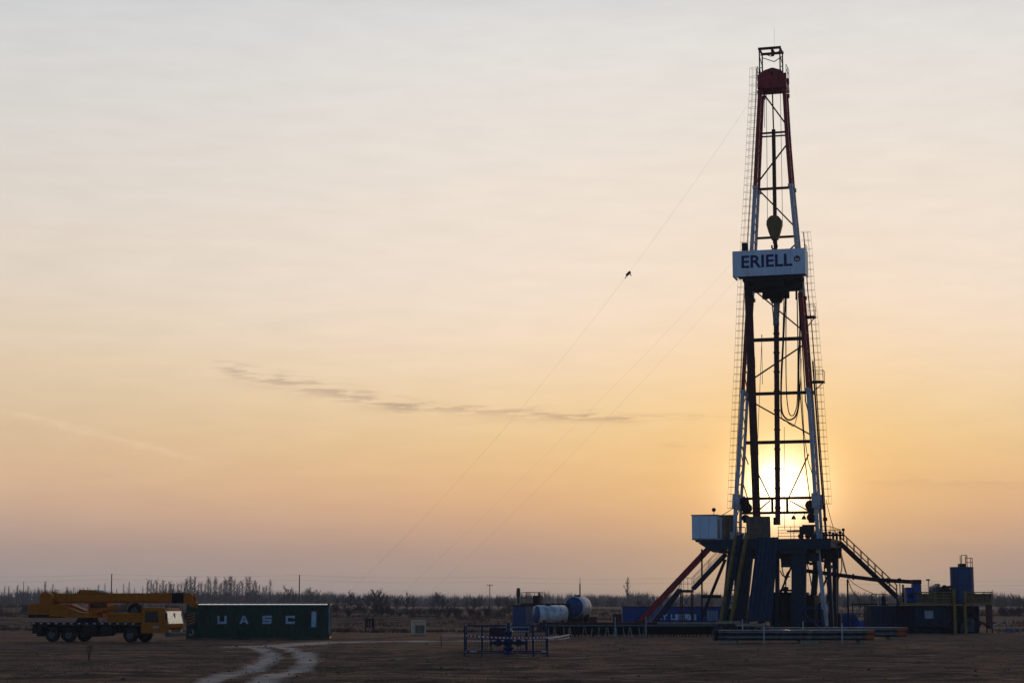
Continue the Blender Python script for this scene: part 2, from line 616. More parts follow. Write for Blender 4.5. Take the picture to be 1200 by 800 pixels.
def build_ground():
    def axis(segs):
        out = []
        for a, b, s in segs:
            out += list(np.arange(a, b, s))
        out.append(segs[-1][1])
        return np.array(out)
    xs = axis([(-1800, -400, 200), (-400, -140, 12), (-140, -48, 2.0), (-48, 8, 0.30), (8, 44, 0.6), (44, 120, 2.0), (120, 400, 12), (400, 1800, 200)])
    ys = axis([(-60, 50, 6), (50, 125, 0.30), (125, 215, 1.0), (215, 330, 2.0), (330, 600, 6), (600, 1400, 40), (1400, 2600, 400)])
    gx, gy = np.meshgrid(xs, ys)
    z = height(gx, gy)
    tr = track_mask(gx, gy)
    z = z - tr * 0.035
    nx, ny = len(xs), len(ys)
    co = np.stack([gx, gy, z], -1).reshape(-1, 3)
    i = np.arange(nx * ny).reshape(ny, nx)
    fs = np.stack([i[:-1, :-1], i[:-1, 1:], i[1:, 1:], i[1:, :-1]], -1).reshape(-1, 4)
    me = bpy.data.meshes.new('ground')
    me.vertices.add(len(co))
    me.vertices.foreach_set('co', co.ravel())
    me.loops.add(fs.size)
    me.loops.foreach_set('vertex_index', fs.ravel().astype(np.int32))
    me.polygons.add(len(fs))
    me.polygons.foreach_set('loop_start', np.arange(0, fs.size, 4, dtype=np.int32))
    me.polygons.foreach_set('loop_total', np.full(len(fs), 4, dtype=np.int32))
    me.update(calc_edges=True)
    me.polygons.foreach_set('use_smooth', np.ones(len(fs), dtype=bool))
    at_ = me.attributes.new('track', 'FLOAT', 'POINT')
    at_.data.foreach_set('value', tr.ravel().astype(np.float32))
    m = bpy.data.materials.new('soil')
    m.use_nodes = True
    nt = m.node_tree
    N, L = nt.nodes.new, nt.links.new
    b = nt.nodes['Principled BSDF']
    b.inputs['Roughness'].default_value = 1.0
    b.inputs['Specular IOR Level'].default_value = 0.1
    tc = N('ShaderNodeTexCoord')

    def noise(scale, sc3=(1, 1, 1), detail=8, rough=0.6):
        mp = N('ShaderNodeMapping')
        L(tc.outputs['Object'], mp.inputs[0])
        mp.inputs['Scale'].default_value = sc3
        n = N('ShaderNodeTexNoise')
        n.inputs['Scale'].default_value = scale
        n.inputs['Detail'].default_value = detail
        n.inputs['Roughness'].default_value = rough
        L(mp.outputs[0], n.inputs['Vector'])
        return n.outputs[0]

    def rng_(v, a, b_, c=0.0, d=1.0):
        n = N('ShaderNodeMapRange')
        n.interpolation_type = 'SMOOTHSTEP'
        L(v, n.inputs[0])
        for k, q in enumerate((a, b_, c, d)):
            n.inputs[k + 1].default_value = q
        return n.outputs[0]

    def mix(f, a, c):
        n = N('ShaderNodeMix')
        n.data_type = 'RGBA'
        if isinstance(f, float):
            n.inputs[0].default_value = f
        else:
            L(f, n.inputs[0])
        for s, v in ((n.inputs[6], a), (n.inputs[7], c)):
            if isinstance(v, tuple):
                s.default_value = (*v, 1)
            else:
                L(v, s)
        return n.outputs[2]
    big = noise(0.05, (1, 2.2, 1), 6)
    streaks = noise(0.35, (0.35, 1.6, 1), 8, 0.62)
    fine = noise(2.2, (1, 1, 1), 10, 0.7)
    clod = noise(0.9, (0.7, 1.4, 1), 10, 0.68)
    c = mix(rng_(streaks, 0.36, 0.64), SOIL_DARK, SOIL_MID)
    c = mix(rng_(clod, 0.52, 0.72), c, SOIL_LIGHT)
    c = mix(rng_(big, 0.45, 0.68, 0, 0.55), c, SOIL_RED)
    c = mix(rng_(fine, 0.58, 0.72, 0, 0.6), c, SOIL_STRAW)
    lines = noise(0.9, (0.10, 1.9, 1), 7, 0.66)
    c = mix(rng_(lines, 0.55, 0.68, 0, 0.75), c, SOIL_LIGHT)
    c = mix(rng_(lines, 0.44, 0.33, 0, 0.75), c, SOIL_DARK)
    a = N('ShaderNodeAttribute')
    a.attribute_name = 'track'
    mm = N('ShaderNodeMath')
    mm.operation = 'MULTIPLY'
    L(a.outputs['Fac'], mm.inputs[0])
    L(rng_(clod, 0.28, 0.58, 0.35, 1.0), mm.inputs[1])
    c = mix(mm.outputs[0], c, TRACK_PALE)
    L(c, b.inputs['Base Color'])
    bp = N('ShaderNodeBump')
    bp.inputs['Strength'].default_value = 0.9
    bp.inputs['Distance'].default_value = 0.10
    ad = N('ShaderNodeMath')
    ad.operation = 'ADD'
    L(clod, ad.inputs[0])
    L(fine, ad.inputs[1])
    L(ad.outputs[0], bp.inputs['Height'])
    L(bp.outputs[0], b.inputs['Normal'])
    me.materials.append(m)
    ob = bpy.data.objects.new('ground', me)
    COL.objects.link(ob)
    ob['kind'] = 'structure'
    return ob


SOIL_DARK = (0.055, 0.027, 0.014)
SOIL_MID = (0.180, 0.090, 0.042)
SOIL_LIGHT = (0.42, 0.235, 0.125)
SOIL_RED = (0.125, 0.050, 0.027)
SOIL_STRAW = (0.42, 0.25, 0.14)
TRACK_PALE = (0.72, 0.49, 0.33)
SOIL_DARK, SOIL_MID, SOIL_LIGHT, SOIL_RED, SOIL_STRAW = [(a * 1.3, b * 1.2, c * 1.16) for a, b, c in (SOIL_DARK, SOIL_MID, SOIL_LIGHT, SOIL_RED, SOIL_STRAW)]
build_ground()


def hz(x, y):
    return float(height(np.array([float(x)]), np.array([float(y)]))[0])


# ------------------------------------------------------------------ vegetation
BARK = mat('bare_twigs', (0.060, 0.040, 0.030), 0.95, var=0.3)
BARK_WARM = mat('reddish_twigs', (0.085, 0.048, 0.035), 0.95, var=0.3)
GRASS_DRY = mat('dead_grass', (0.17, 0.115, 0.065), 0.95, var=0.45, scale=0.2)
SCRUB = mat('dead_scrub', (0.13, 0.052, 0.030), 0.95, var=0.5, scale=0.12)


def tree_meshes(seed, h, style):
    """(trunk, crown) as MBs: a leafless tree grown branch by branch."""
    r = random.Random(seed)
    tr, cr = MB(), MB()
    P = dict(poplar=dict(n1=38, lo=0.06, len1=0.22, up=0.9, n2=5, sag=0.0, r=0.014),
             spread=dict(n1=13, lo=0.22, len1=0.46, up=0.45, n2=8, sag=0.02, r=0.02),
             shrub=dict(n1=11, lo=0.02, len1=0.60, up=0.75, n2=8, sag=0.03, r=0.016))[style]
    top = h * (0.93 if style == 'poplar' else 0.72 if style == 'spread' else 0.4)
    n = 6
    pts = [Vector((0, 0, -0.2))]
    lean = Vector((r.uniform(-.04, .04), r.uniform(-.04, .04), 1))
    for k in range(1, n + 1):
        p = pts[-1] + lean * (top / n)
        p.x += r.uniform(-.02, .02) * h
        p.y += r.uniform(-.02, .02) * h
        pts.append(p)
    r0 = h * P['r']
    for k in range(n):
        tr.tube(pts[k], pts[k + 1], r0 * (1 - k / n * 0.8), 6, r0 * (1 - (k + 1) / n * 0.8), caps=False)

    def limb(p, d, ln, rad, depth):
        q = p
        segs = 3 if depth < 2 else 2
        for s in range(segs):
            nd = (d + Vector((r.uniform(-.22, .22), r.uniform(-.22, .22), r.uniform(-.1, .25)))).normalized()
            e = q + nd * ln / segs
            cr.tube(q, e, rad * (1 - s / segs * 0.6), 3, rad * (1 - (s + 1) / segs * 0.6), caps=False)
            if depth < 2:
                for _ in range(max(1, P['n2'] // (2 if depth else 2))):
                    a = r.uniform(0, 6.283)
                    side = Vector((math.cos(a), math.sin(a), r.uniform(0.1, 0.9)))
                    limb(q.lerp(e, r.random()), (nd * 1.0 + side * 0.9).normalized(), ln * r.uniform(0.28, 0.5), max(rad * 0.5, 0.034 if style == 'poplar' else 0.016), depth + 1)
            q, d = e, nd
    for i in range(P['n1']):
        t = P['lo'] + (1 - P['lo']) * (i + r.random()) / P['n1']
        t = min(t, 0.99)
        k = min(int(t * n), n - 1)
        p = pts[k].lerp(pts[k + 1], t * n - k)
        a = i * 2.4 + r.uniform(-.5, .5)
        d = Vector((math.cos(a), math.sin(a), P['up'] * r.uniform(0.7, 2.2))).normalized()
        ln = h * P['len1'] * r.uniform(0.6, 1.1) * (1.05 - 0.55 * t)
        limb(p, d, ln, max(r0 * 0.42 * (1 - 0.5 * t), 0.02), 0)
    return tr, cr


def plant_tree(protos, idx, x, y, s, label, cat, name, group, rz, m=BARK, wide=1.0):
    key = (name, idx)
    if key not in protos:
        seed, h, style = idx
        e = thing(name, label, cat, group=group)
        t, c = tree_meshes(seed, h, style)
        t.build('trunk', m, e)
        c.build('crown', m, e)
        protos[key] = e
        o = e
    else:
        o = dup(protos[key])
    o['label'] = label
    o['group'] = group
    o.location = (x, y, hz(x, y))
    o.rotation_euler = (0, 0, rz)
    o.scale = (s * wide, s * wide, s)
    return o


def build_vegetation():
    r = random.Random(21)
    protos = {}
    xat = lambda px, D: (px - 600) / F_PX * D
    # the row of bare poplars behind the crane and the container
    px = 176.0
    while px < 322:
        D = 880 + r.uniform(-20, 20)
        plant_tree(protos, (r.choice((1, 2, 3, 4)), 11.5, 'poplar'), xat(px, D), D, r.uniform(0.85, 1.15) * (1.0 if px < 300 else 0.85),
                   'slim bare poplar in the far row above the crane boom and green container', 'tree', 'bare_poplar',
                   'poplars in the far row', r.uniform(0, 6.28), BARK, r.uniform(0.75, 1.35))
        px += r.uniform(1.8, 5.0)
    for px in [2, 9, 14, 24, 31, 38, 52, 58, 66, 80, 85, 92, 97, 104, 109, 118, 126, 141, 150, 156, 163, 169]:
        D = 900 + r.uniform(-30, 40)
        plant_tree(protos, (r.choice((1, 2, 3, 4)), 11.5, 'poplar'), xat(px + r.uniform(-2, 2), D), D, r.uniform(0.6, 0.98),
                   'lone bare poplar poking above the far wood left of the poplar row', 'tree', 'bare_poplar',
                   'scattered poplars at the left edge', r.uniform(0, 6.28), BARK, r.uniform(0.35, 0.8))
    for px, s in [(334, .75), (340, .95), (346, .8), (362, .9), (368, 1.0), (374, .85), (381, .6)]:
        D = 640 + r.uniform(-20, 20)
        plant_tree(protos, (r.choice((11, 12, 13)), 7.5, 'spread'), xat(px, D), D, s * 1.1,
                   'bare spreading tree in the clump beside the pole above the container\'s right end', 'tree', 'bare_tree',
                   'trees in the clump beyond the container', r.uniform(0, 6.28))
    for px, s in [(396, .7), (405, .85), (414, 1.0), (421, .8), (432, 1.0), (442, 1.15), (449, 1.1), (456, .95), (467, .85), (478, .95), (487, .8),
                  (508, .7), (515, 1.05), (521, .75), (533, .55), (548, .6), (556, .8), (563, .7), (585, .75), (594, .9), (600, .6)]:
        D = 430 + r.uniform(-30, 50)
        plant_tree(protos, (r.choice((14, 15, 16)), 5.0, 'spread'), xat(px, D), D, s * 1.05,
                   'dark leafless tree with a tangled crown in the scrub belt right of the container', 'tree', 'scrub_tree',
                   'tangled trees in the scrub belt', r.uniform(0, 6.28))
    for i in range(34):
        px = 384 + i * 6.6 + r.uniform(-3, 3)
        D = 330 + r.uniform(-40, 60)
        plant_tree(protos, (r.choice((21, 22, 23)), 2.6, 'shrub'), xat(px, D), D, r.uniform(0.6, 1.15),
                   'low twiggy shrub at the foot of the scrub belt between the container and the tanks', 'shrub', 'bare_shrub',
                   'shrubs at the foot of the scrub belt', r.uniform(0, 6.28), BARK_WARM)
    for i in range(26):
        px = r.uniform(-5, 215)
        D = 300 + r.uniform(-40, 80)
        plant_tree(protos, (r.choice((21, 22, 23)), 2.6, 'shrub'), xat(px, D), D, r.uniform(0.5, 1.0),
                   'low twiggy shrub in the rough field behind the truck crane', 'shrub', 'field_shrub',
                   'shrubs in the field behind the crane', r.uniform(0, 6.28), BARK_WARM)
    for px, s, D in [(735, 1.25, 760)]:
        plant_tree(protos, (5, 11.5, 'poplar'), xat(px, D), D, s * 0.85,
                   'tall faint poplar rising alone behind the left end of the blue cabin', 'tree', 'lone_poplar', None, 1.0)
    for i in range(22):
        px = r.uniform(640, 850)
        D = 560 + r.uniform(-60, 80)
        plant_tree(protos, (r.choice((14, 15, 16)), 5.0, 'spread'), xat(px, D), D, r.uniform(0.5, 1.0),
                   'hazy bare tree beyond the silver tanks and the blue cabin', 'tree', 'bare_tree',
                   'trees beyond the tanks and cabin', r.uniform(0, 6.28))
    for i in range(15):
        px = r.uniform(982, 1032)
        D = 600 + r.uniform(-60, 80)
        plant_tree(protos, (r.choice((14, 15, 16)), 5.0, 'spread'), xat(px, D), D, r.uniform(0.6, 1.05),
                   'hazy bare tree seen under the flow pipe between rig and mud tanks', 'tree', 'bare_tree',
                   'trees between the rig and mud tanks', r.uniform(0, 6.28))
    for i in range(17):
        px = r.uniform(1160, 1206)
        D = 620 + r.uniform(-60, 80)
        plant_tree(protos, (r.choice((14, 15, 16)), 5.0, 'spread'), xat(px, D), D, r.uniform(0.7, 1.15),
                   'hazy bare tree at the right edge beyond the mud tanks', 'tree', 'bare_tree',
                   'trees at the right edge', r.uniform(0, 6.28))
    for i in range(10):
        px = r.uniform(1160, 1206)
        D = 300 + r.uniform(-30, 60)
        plant_tree(protos, (r.choice((21, 22, 23)), 2.6, 'shrub'), xat(px, D), D, r.uniform(0.6, 1.0),
                   'low reddish shrub in the rough ground right of the mud tanks', 'shrub', 'bare_shrub',
                   'shrubs right of the mud tanks', r.uniform(0, 6.28), BARK_WARM)
    # the far wood: one hazy mass
    w = MB()
    for i in range(1500):
        D = r.uniform(950, 1250)
        px = r.uniform(-60, 1260)
        hh = 5.2 + 2.6 * float(vnoise(np.array([px]), np.array([0.0]), 31, 34.0)[0]) + r.uniform(-1.5, 1.8)
        x, z0 = xat(px, D), hz(xat(px, D), D)
        for k in range(20):
            a, t = r.uniform(0, 6.28), r.random()
            base = Vector((x + r.uniform(-1.4, 1.4), D + r.uniform(-2, 2), z0 + hh * t * 0.62))
            tip = base + Vector((math.cos(a) * r.uniform(.3, 2.0), math.sin(a) * .6, hh * (1 - t * .62) * r.uniform(.3, 1.0)))
            w.tube(base, tip, 0.22 - 0.1 * t, 3, 0.02, caps=False)
    for i in range(5200):
        D = r.uniform(930, 1000)
        px = r.uniform(-60, 1260)
        x = xat(px, D)
        z0 = hz(x, D)
        w.tube((x, D, z0 - .2), (x + r.uniform(-1.2, 1.2), D, z0 + r.uniform(1.4, 4.2)), .24, 3, .03, caps=False)
    o = w.build('distant_woodland', BARK)
    o['kind'] = 'stuff'
    tag(o, 'hazy belt of bare woodland along the whole horizon', 'woodland')
    # dead grass and scrub of the field
    g, sb = MB(), MB()
    for i in range(11000):
        D = 172 + 370 * r.random() ** 1.4
        px = r.uniform(-20, 1220)
        x = xat(px, D)
        if 640 < px < 1160 and D < 232:
            continue
        q = float(vnoise(np.array([x]), np.array([D * 1.5]), 41, 14.0)[0])
        if q < 0.36:
            continue
        z = hz(x, D) - 0.03
        hgt = (0.35 + 1.1 * (q - 0.36)) * r.uniform(0.6, 1.5) * (0.35 if D < 215 else 0.65 if D < 260 else 1.0)
        b = sb if (q > 0.56 or r.random() < 0.4) else g
        for k in range(8):
            a = r.uniform(0, 6.28)
            bx, by = x + r.gauss(0, .35), D + r.gauss(0, .35)
            wd = r.uniform(.02, .05)
            tip = (bx + math.cos(a) * hgt * .5, by + math.sin(a) * hgt * .5, z + hgt * r.uniform(.6, 1.1))
            b.add([(bx - wd, by, z), (bx + wd, by + .02, z), tip], [(0, 1, 2)])
    o = sb.build('dead_scrub', SCRUB)
    o['kind'] = 'stuff'
    tag(o, 'reddish dead scrub covering the rough ground behind the yard', 'scrub')
    # short dead grass on the yard, thicker on the left
    for i in range(8000):
        D = 60 + 85 * r.random()
        x = r.uniform(-46, 40) * D / 110
        q = float(vnoise(np.array([x]), np.array([D * 1.3]), 43, 7.0)[0])
        if q < (0.55 if x < -8 else 0.68):
            continue
        if float(track_mask(np.array([x]), np.array([D]))[0]) > 0.1:
            continue
        z = hz(x, D) - 0.02
        for k in range(7):
            a = r.uniform(0, 6.28)
            bx, by = x + r.gauss(0, .16), D + r.gauss(0, .16)
            hh = r.uniform(.05, .17)
            g.add([(bx - .008, by, z), (bx + .008, by, z), (bx + math.cos(a) * hh, by + math.sin(a) * hh, z + hh)], [(0, 1, 2)])
    o = g.build('dead_grass', GRASS_DRY)
    o['kind'] = 'stuff'
    tag(o, 'tufts of dead straw coloured grass on the bare soil', 'grass')
    # clods and stones thrown up on the yard
    cl = MB()
    for i in range(2600):
        D = 60 + 70 * r.random() ** 1.3
        x = r.uniform(-34, 36) * D / 110
        s = r.uniform(.02, .055) * (2.0 if r.random() < .06 else 1)
        z = hz(x, D)
        vs = [Vector((math.cos(k * 1.2566) * s * r.uniform(.7, 1.3), math.sin(k * 1.2566) * s * r.uniform(.7, 1.3), -s * .3)) for k in range(5)]
        c = Vector((x, D, z))
        cl.add([c + v for v in vs] + [c + Vector((r.uniform(-.3, .3) * s, r.uniform(-.3, .3) * s, s * r.uniform(.5, 1.0)))],
               [(k, (k + 1) % 5, 5) for k in range(5)])
    o = cl.build('clods', mat('clod_soil', (0.095, 0.076, 0.063), 1.0, var=0.4))
    o['kind'] = 'stuff'
    tag(o, 'loose clods and stones scattered over the yard soil', 'clods')
    # thin dry stalks at the lower left
    for k, (px, py, hh) in enumerate([(104, 775, .8)]):
        p = on_ground(px, py)
        e = thing('dry_weed', 'thin dry weed stalk in front of the truck crane', 'weed', (p.x, p.y, hz(p.x, p.y)))
        b = MB()
        for j in range(7):
            a = r.uniform(0, 6.28)
            b.path([(0, 0, -.05), (math.cos(a) * .05, math.sin(a) * .05, hh * .5), (math.cos(a) * .16, math.sin(a) * .16, hh * r.uniform(.7, 1))], .008, 4)
            for q in range(4):
                t = r.uniform(.5, .9)
                b.tube((math.cos(a) * .1 * t, math.sin(a) * .1 * t, hh * t), (math.cos(a) * .1 + r.uniform(-.12, .12), math.sin(a) * .1, hh * t + r.uniform(.05, .2)), .006, 3)
        b.build('stalk', BARK_WARM, e)


build_vegetation()
# ------------------------------------------------------------------ the drilling rig
RIG_RZ = math.radians(-16.0)
RIG0 = at(909.5, 738, 180.0)
RIG0.z = 0.0
EX = Vector((math.cos(RIG_RZ), math.sin(RIG_RZ), 0))
EY = Vector((-math.sin(RIG_RZ), math.cos(RIG_RZ), 0))


def Q(px, py, yl):
    """Rig-local point on the plane local y = yl."""
    d = at(px, py, 100.0) - Vector((0, 0, CAM_Z))
    o = Vector((0, 0, CAM_Z)) - RIG0
    t = (yl - o.dot(EY)) / d.dot(EY)
    p = o + d * t
    return Vector((p.dot(EX), yl, p.z))


def rig_world(p):
    return RIG0 + EX * p[0] + EY * p[1] + Vector((0, 0, p[2]))


def rig_thing(name, label, cat, base, group=None):
    e = thing(name, label, cat, rig_world(base), RIG_RZ, group)
    e_off = Vector(base)
    return e, e_off


FLOOR_Z = Q(909, 631, -5).z
YF, YB = -1.6, 1.6
LEFT_PX = [(889.5, 103), (887.2, 150), (884.2, 215), (880.3, 290), (875.0, 370), (870.4, 454), (866.3, 530), (862.0, 590), (861.0, 631)]
RIGHT_PX = [(918.0, 103), (921.3, 160), (925.8, 215), (933.0, 290), (940.5, 370), (946.5, 454), (952.0, 530), (955.8, 590), (958.5, 631)]


def chord(px_list, yl):
    """Straightened chord: least-squares x(z) as two straight segments through the photograph's points."""
    pts = [Q(px, py, YF) for px, py in px_list]
    return [(p.z, p.x) for p in pts][::-1]


CL, CR = chord(LEFT_PX, YF), chord(RIGHT_PX, YF)


def cx(side, z):
    t = CL if side < 0 else CR
    return float(np.interp(z, [p[0] for p in t], [p[1] for p in t]))


def ty(yl, z):
    """The mast gets shallower towards the crown."""
    return yl * (0.62 + 0.38 * min(1.0, max(0.0, (CL[-1][0] - z) / (CL[-1][0] - FLOOR_Z))))


def zpx(py, yl=YB, px=910):
    return Q(px, py, yl).z


def build_derrick():
    YF, YB = globals()['YF'], globals()['YB']
    e, off = rig_thing('derrick', 'tall red and white steel drilling derrick standing on the rig floor', 'derrick', (0, 0, FLOOR_Z))
    B = lambda mb, name, m, par=e, **k: mb.build(name, m, par, off, **k)
    bands = [(103, 215, MAST_RED, 'red'), (215, 343, MAST_WHITE, 'white'), (343, 455, MAST_RED, 'red'), (455, 631, MAST_WHITE, 'white')]
    for side in (-1, 1):
        for py0, py1, m, colour in bands:
            z1, z0 = zpx(py0, YF), zpx(py1, YF)
            if py1 == 631:
                z0 = FLOOR_Z
            mb = MB()
            n = max(2, round((z1 - z0) / 1.9))
            for yl, w in ((YF, 0.34), (YB, 0.26)):
                for k in range(n):
                    za, zb = z0 + (z1 - z0) * k / n, z0 + (z1 - z0) * (k + 1) / n
                    mb.bar((cx(side, za), ty(yl, za), za), (cx(side, zb), ty(yl, zb), zb), w, w, (0, 1, 0))
            for k in range(n):
                za, zb = z0 + (z1 - z0) * k / n, z0 + (z1 - z0) * (k + 1) / n
                ya, yb = (YF, YB) if k % 2 else (YB, YF)
                mb.bar((cx(side, za), ty(ya, za), za), (cx(side, zb), ty(yb, zb), zb), 0.07, 0.07)
                mb.bar((cx(side, za), ty(YF, za), za), (cx(side, za), ty(YB, za), za), 0.10, 0.10)
            # joint flanges
            for yl in (YF, YB):
                mb.box(cx(side, z1) - .24, cx(side, z1) + .24, ty(yl, z1) - .24, ty(yl, z1) + .24, z1 - .35, z1 - .02)
            leg = B(mb, 'mast_leg', m, label='%s painted length of the %s mast leg' % (colour, 'left' if side < 0 else 'right'))
            if py1 == 631:
                for yl in (YF, YB):
                    sh = MB()
                    zs = zpx(588, YF)
                    sh.tube((cx(side, zs + .8), yl, zs + .8), (cx(side, zs - .6), yl, zs - .6), .36, 10)
                    B(MB().box(cx(side, FLOOR_Z) - .4, cx(side, FLOOR_Z) + .4, yl - .35, yl + .35, FLOOR_Z, FLOOR_Z + .8), 'leg_base', MAST_WHITE, leg)
                    sh.build('leg_joint', MAST_WHITE, leg, off)
    # rear girts
    for py, w in [(157, .18), (161, .14), (222, .24), (279, .22), (341, .3), (398, .34), (461, .30), (518, .32)]:
        z = zpx(py)
        mb = MB()
        mb.bar((cx(-1, z) + .13, ty(YB, z), z), (cx(1, z) - .13, ty(YB, z), z), w * .8, w)
        B(mb, 'girt', DARKRED if py < 350 else DARK)
    # rear diagonals
    for (xa, ya, xb, yb) in [(897, 111, 922, 152), (922, 168, 890, 214), (891, 224, 930, 270), (931, 285, 880, 332), (885, 340, 940, 392), (944, 402, 880, 448), (880, 468, 950, 512)]:
        mb = MB()
        p, q = Q(xa, ya, YB), Q(xb, yb, YB)
        p.x = cx(-1 if xa < 910 else 1, p.z) * .985
        q.x = cx(-1 if xb < 910 else 1, q.z) * .985
        p.y, q.y = ty(YB, p.z) - .18, ty(YB, q.z) - .18
        mb.bar(p, q, 0.10, 0.14)
        B(mb, 'brace', DARK)
    # lower portal frame in front of the sun
    mb = MB()
    za, zb = zpx(583.5), zpx(600.5)
    mb.bar((cx(-1, za) + .13, YB, za), (cx(1, za) - .13, YB, za), .3, .26)
    mb.bar((cx(-1, zb) + .13, YB, zb), (cx(1, zb) - .13, YB, zb), .3, .24)
    for px in (905, 922.5):
        p = Q(px, 590, YB)
        mb.bar((p.x, YB, zb + .121), (p.x, YB, za - .131), .22, .22)
    B(mb, 'portal_frame', DARKRED)
    for (xa, ya, xb, yb) in [(884, 545, 902, 582), (948, 532, 925, 582), (903, 586, 888, 599), (925, 586, 949, 599)]:
        p, q = Q(xa, ya, YB), Q(xb, yb, YB)
        p.y = q.y = YB - .2
        mb = MB()
        mb.bar(p, q, .10, .12)
        B(mb, 'brace', DARK)
    # inner side braces of the white bottom section
    for (xa, ya, xb, yb) in [(868, 520, 877, 544), (869, 560, 878, 590)]:
        p, q = Q(xa, ya, YB), Q(xb, yb, YB)
        mb = MB().bar(p, q, .09, .1)
        B(mb, 'brace', DARK)
    # crown
    z0, z1, z2 = zpx(106.5, 0), zpx(90, 0), zpx(79.5, 0)
    YF, YB = -1.0, 1.0
    xl, xr = cx(-1, z0) - .22, cx(1, z0) + .22
    mid = (xl + xr) / 2
    mb = MB()
    mb.box(xl, xr, YF - .25, YB + .25, z0, z0 + .55)
    mb.box(xl + .02, xr - .02, YF - .2, YF + .12, z0 + .55, z1)
    mb.box(xl + .02, xr - .02, YB - .12, YB + .2, z0 + .55, z1)
    arc = [(mid + (xr - xl) * .42 * math.cos(t), z1 - .12 + (z2 - z1 - .25) * math.sin(t)) for t in np.linspace(0, math.pi, 13)]
    mb.prism(arc, YF - .18, YF + .05)
    mb.prism(arc, YB - .05, YB + .18)
    crown = B(mb, 'crown_block', MAST_RED)
    for k in range(5):
        sh = MB()
        yy = -.72 + k * .36
        sh.lathe([(.08, -.09), (.70, -.09), (.74, -.07), (.66, 0), (.74, .07), (.70, .09), (.08, .09)], (mid, yy, z1 - .02), 'y', 22)
        sh.build('sheave', DARK, crown, off)
    sh = MB().tube((mid, YF - .3, z1), (mid, YB + .3, z1), .12, 10)
    sh.build('sheave_axle', DARK, crown, off)
    # crown top frame
    zt = zpx(56, YF)
    xa, xb = Q(890, 70, YF).x, Q(914, 70, YF).x
    mb = MB()
    for yl in (YF, YF + 1.9):
        for x in (xa, xb):
            mb.bar((x, yl, z1), (x, yl, zt), .12, .12)
        mb.bar((xa - .12, yl, zt), (xb + .12, yl, zt), .16, .24)
        mb.bar((xa, yl, zt - .35), (mid, yl, zt - .85), .07)
        mb.bar((xb, yl, zt - .35), (mid, yl, zt - .85), .07)
    for x in (xa, xb):
        mb.bar((x, YF, zt + .02), (x, YF + 1.9, zt + .02), .14)
        n = 4
        for k in range(n):
            za_, zb_ = z1 + (zt - z1) * k / n, z1 + (zt - z1) * (k + 1) / n
            ya, yb = (YF, YF + 1.9) if k % 2 else (YF + 1.9, YF)
            mb.bar((x, ya, za_), (x, yb, zb_), .06)
    mb.bar((mid, YF, zt), (mid, YF + 1.9, zt), .2)
    mb.tube((mid, YF + .9, zt), (mid, YF + .9, zt - .55), .16, 8)
    B(mb, 'top_frame', DARKRED)
    mb = MB().tube((mid + .2, YF + .9, zt), (mid + .2, YF + .9, zt + 2.4), .008, 5)
    B(mb, 'lightning_rod', DARK)
    # crown handrail posts
    mb = MB()
    for x in (xl, xr):
        for yy in (YF, 0, YB):
            mb.tube((x, yy, z1 - .6), (x, yy, z1 + .9), .03, 5)
        mb.tube((x, YF, z1 + .9), (x, YB, z1 + .9), .025, 5)
        mb.tube((x, YF, z1 + .4), (x, YB, z1 + .4), .025, 5)
    B(mb, 'crown_handrail', DARK)
    YF, YB = globals()['YF'], globals()['YB']
    # guide rail of the top drive: thin above, broad below
    mb = MB()
    gx = lambda py, px: Q(px, py, .55)
    p0, p1, p2, p3 = gx(103, 905), gx(152, 906.5), gx(335, 909.5), gx(606, 911.5)
    mb.bar(p0, p1, .12, .12)
    mb.bar(p1, p2, .34, .3, (0, 1, 0))
    mb.bar(p2, p3, .46, .4, (0, 1, 0))
    for k in range(12):
        t = (k + .5) / 12
        p = p2.lerp(p3, t)
        mb.box(p.x - .28, p.x + .28, p.y - .24, p.y + .24, p.z - .08, p.z + .08)
    mb.box(p3.x - .4, p3.x + .2, p3.y - .3, p3.y + .3, p3.z - .7, p3.z)
    B(mb, 'guide_rail', DARKRED)
    # ladders with safety hoops up the outside of both legs
    lads = [([(860.5, 628), (860.5, 595), (863.5, 530), (868.5, 430), (872, 345), (876.5, 275), (881, 200), (886, 110), (886.5, 80)], -1),
            ([(968.5, 625), (966.5, 590), (961, 520), (955, 430), (951, 380), (946.5, 340), (943.5, 292), (941.5, 272)], 1)]
    for pxs, side in lads:
        pts = [Q(px, py, .2) for px, py in pxs]
        fine_ = []
        for a, b in zip(pts[:-1], pts[1:]):
            n = max(1, int((b.z - a.z) / .66))
            fine_ += [a.lerp(b, k / n) for k in range(n)]
        fine_.append(pts[-1])
        mb = MB()
        for yy in (-.22, .22):
            mb.path([p + Vector((0, yy, 0)) for p in fine_], .027, 4)
        for a, b in zip(fine_[:-1], fine_[1:]):
            for t in (0.25, .75):
                q = a.lerp(b, t)
                mb.tube(q + Vector((0, -.22, 0)), q + Vector((0, .22, 0)), .018, 4)
        lad = B(mb, 'ladder', DARK)
        hp = MB()
        for p in fine_[4:]:
            arc = [p + Vector((side * .68 * math.sin(t), -.36 * math.cos(t), 0)) for t in np.linspace(0, math.pi, 7)]
            hp.path([p + Vector((-side * .25, -.3, 0))] + arc + [p + Vector((-side * .25, .3, 0))], .013, 4)
        for t in (.6, math.pi / 2, math.pi - .6):
            hp.path([p + Vector((side * .68 * math.sin(t), -.36 * math.cos(t), 0)) for p in fine_[4:]], .011, 4)
        hp.build('ladder_cage', DARK, lad, off)
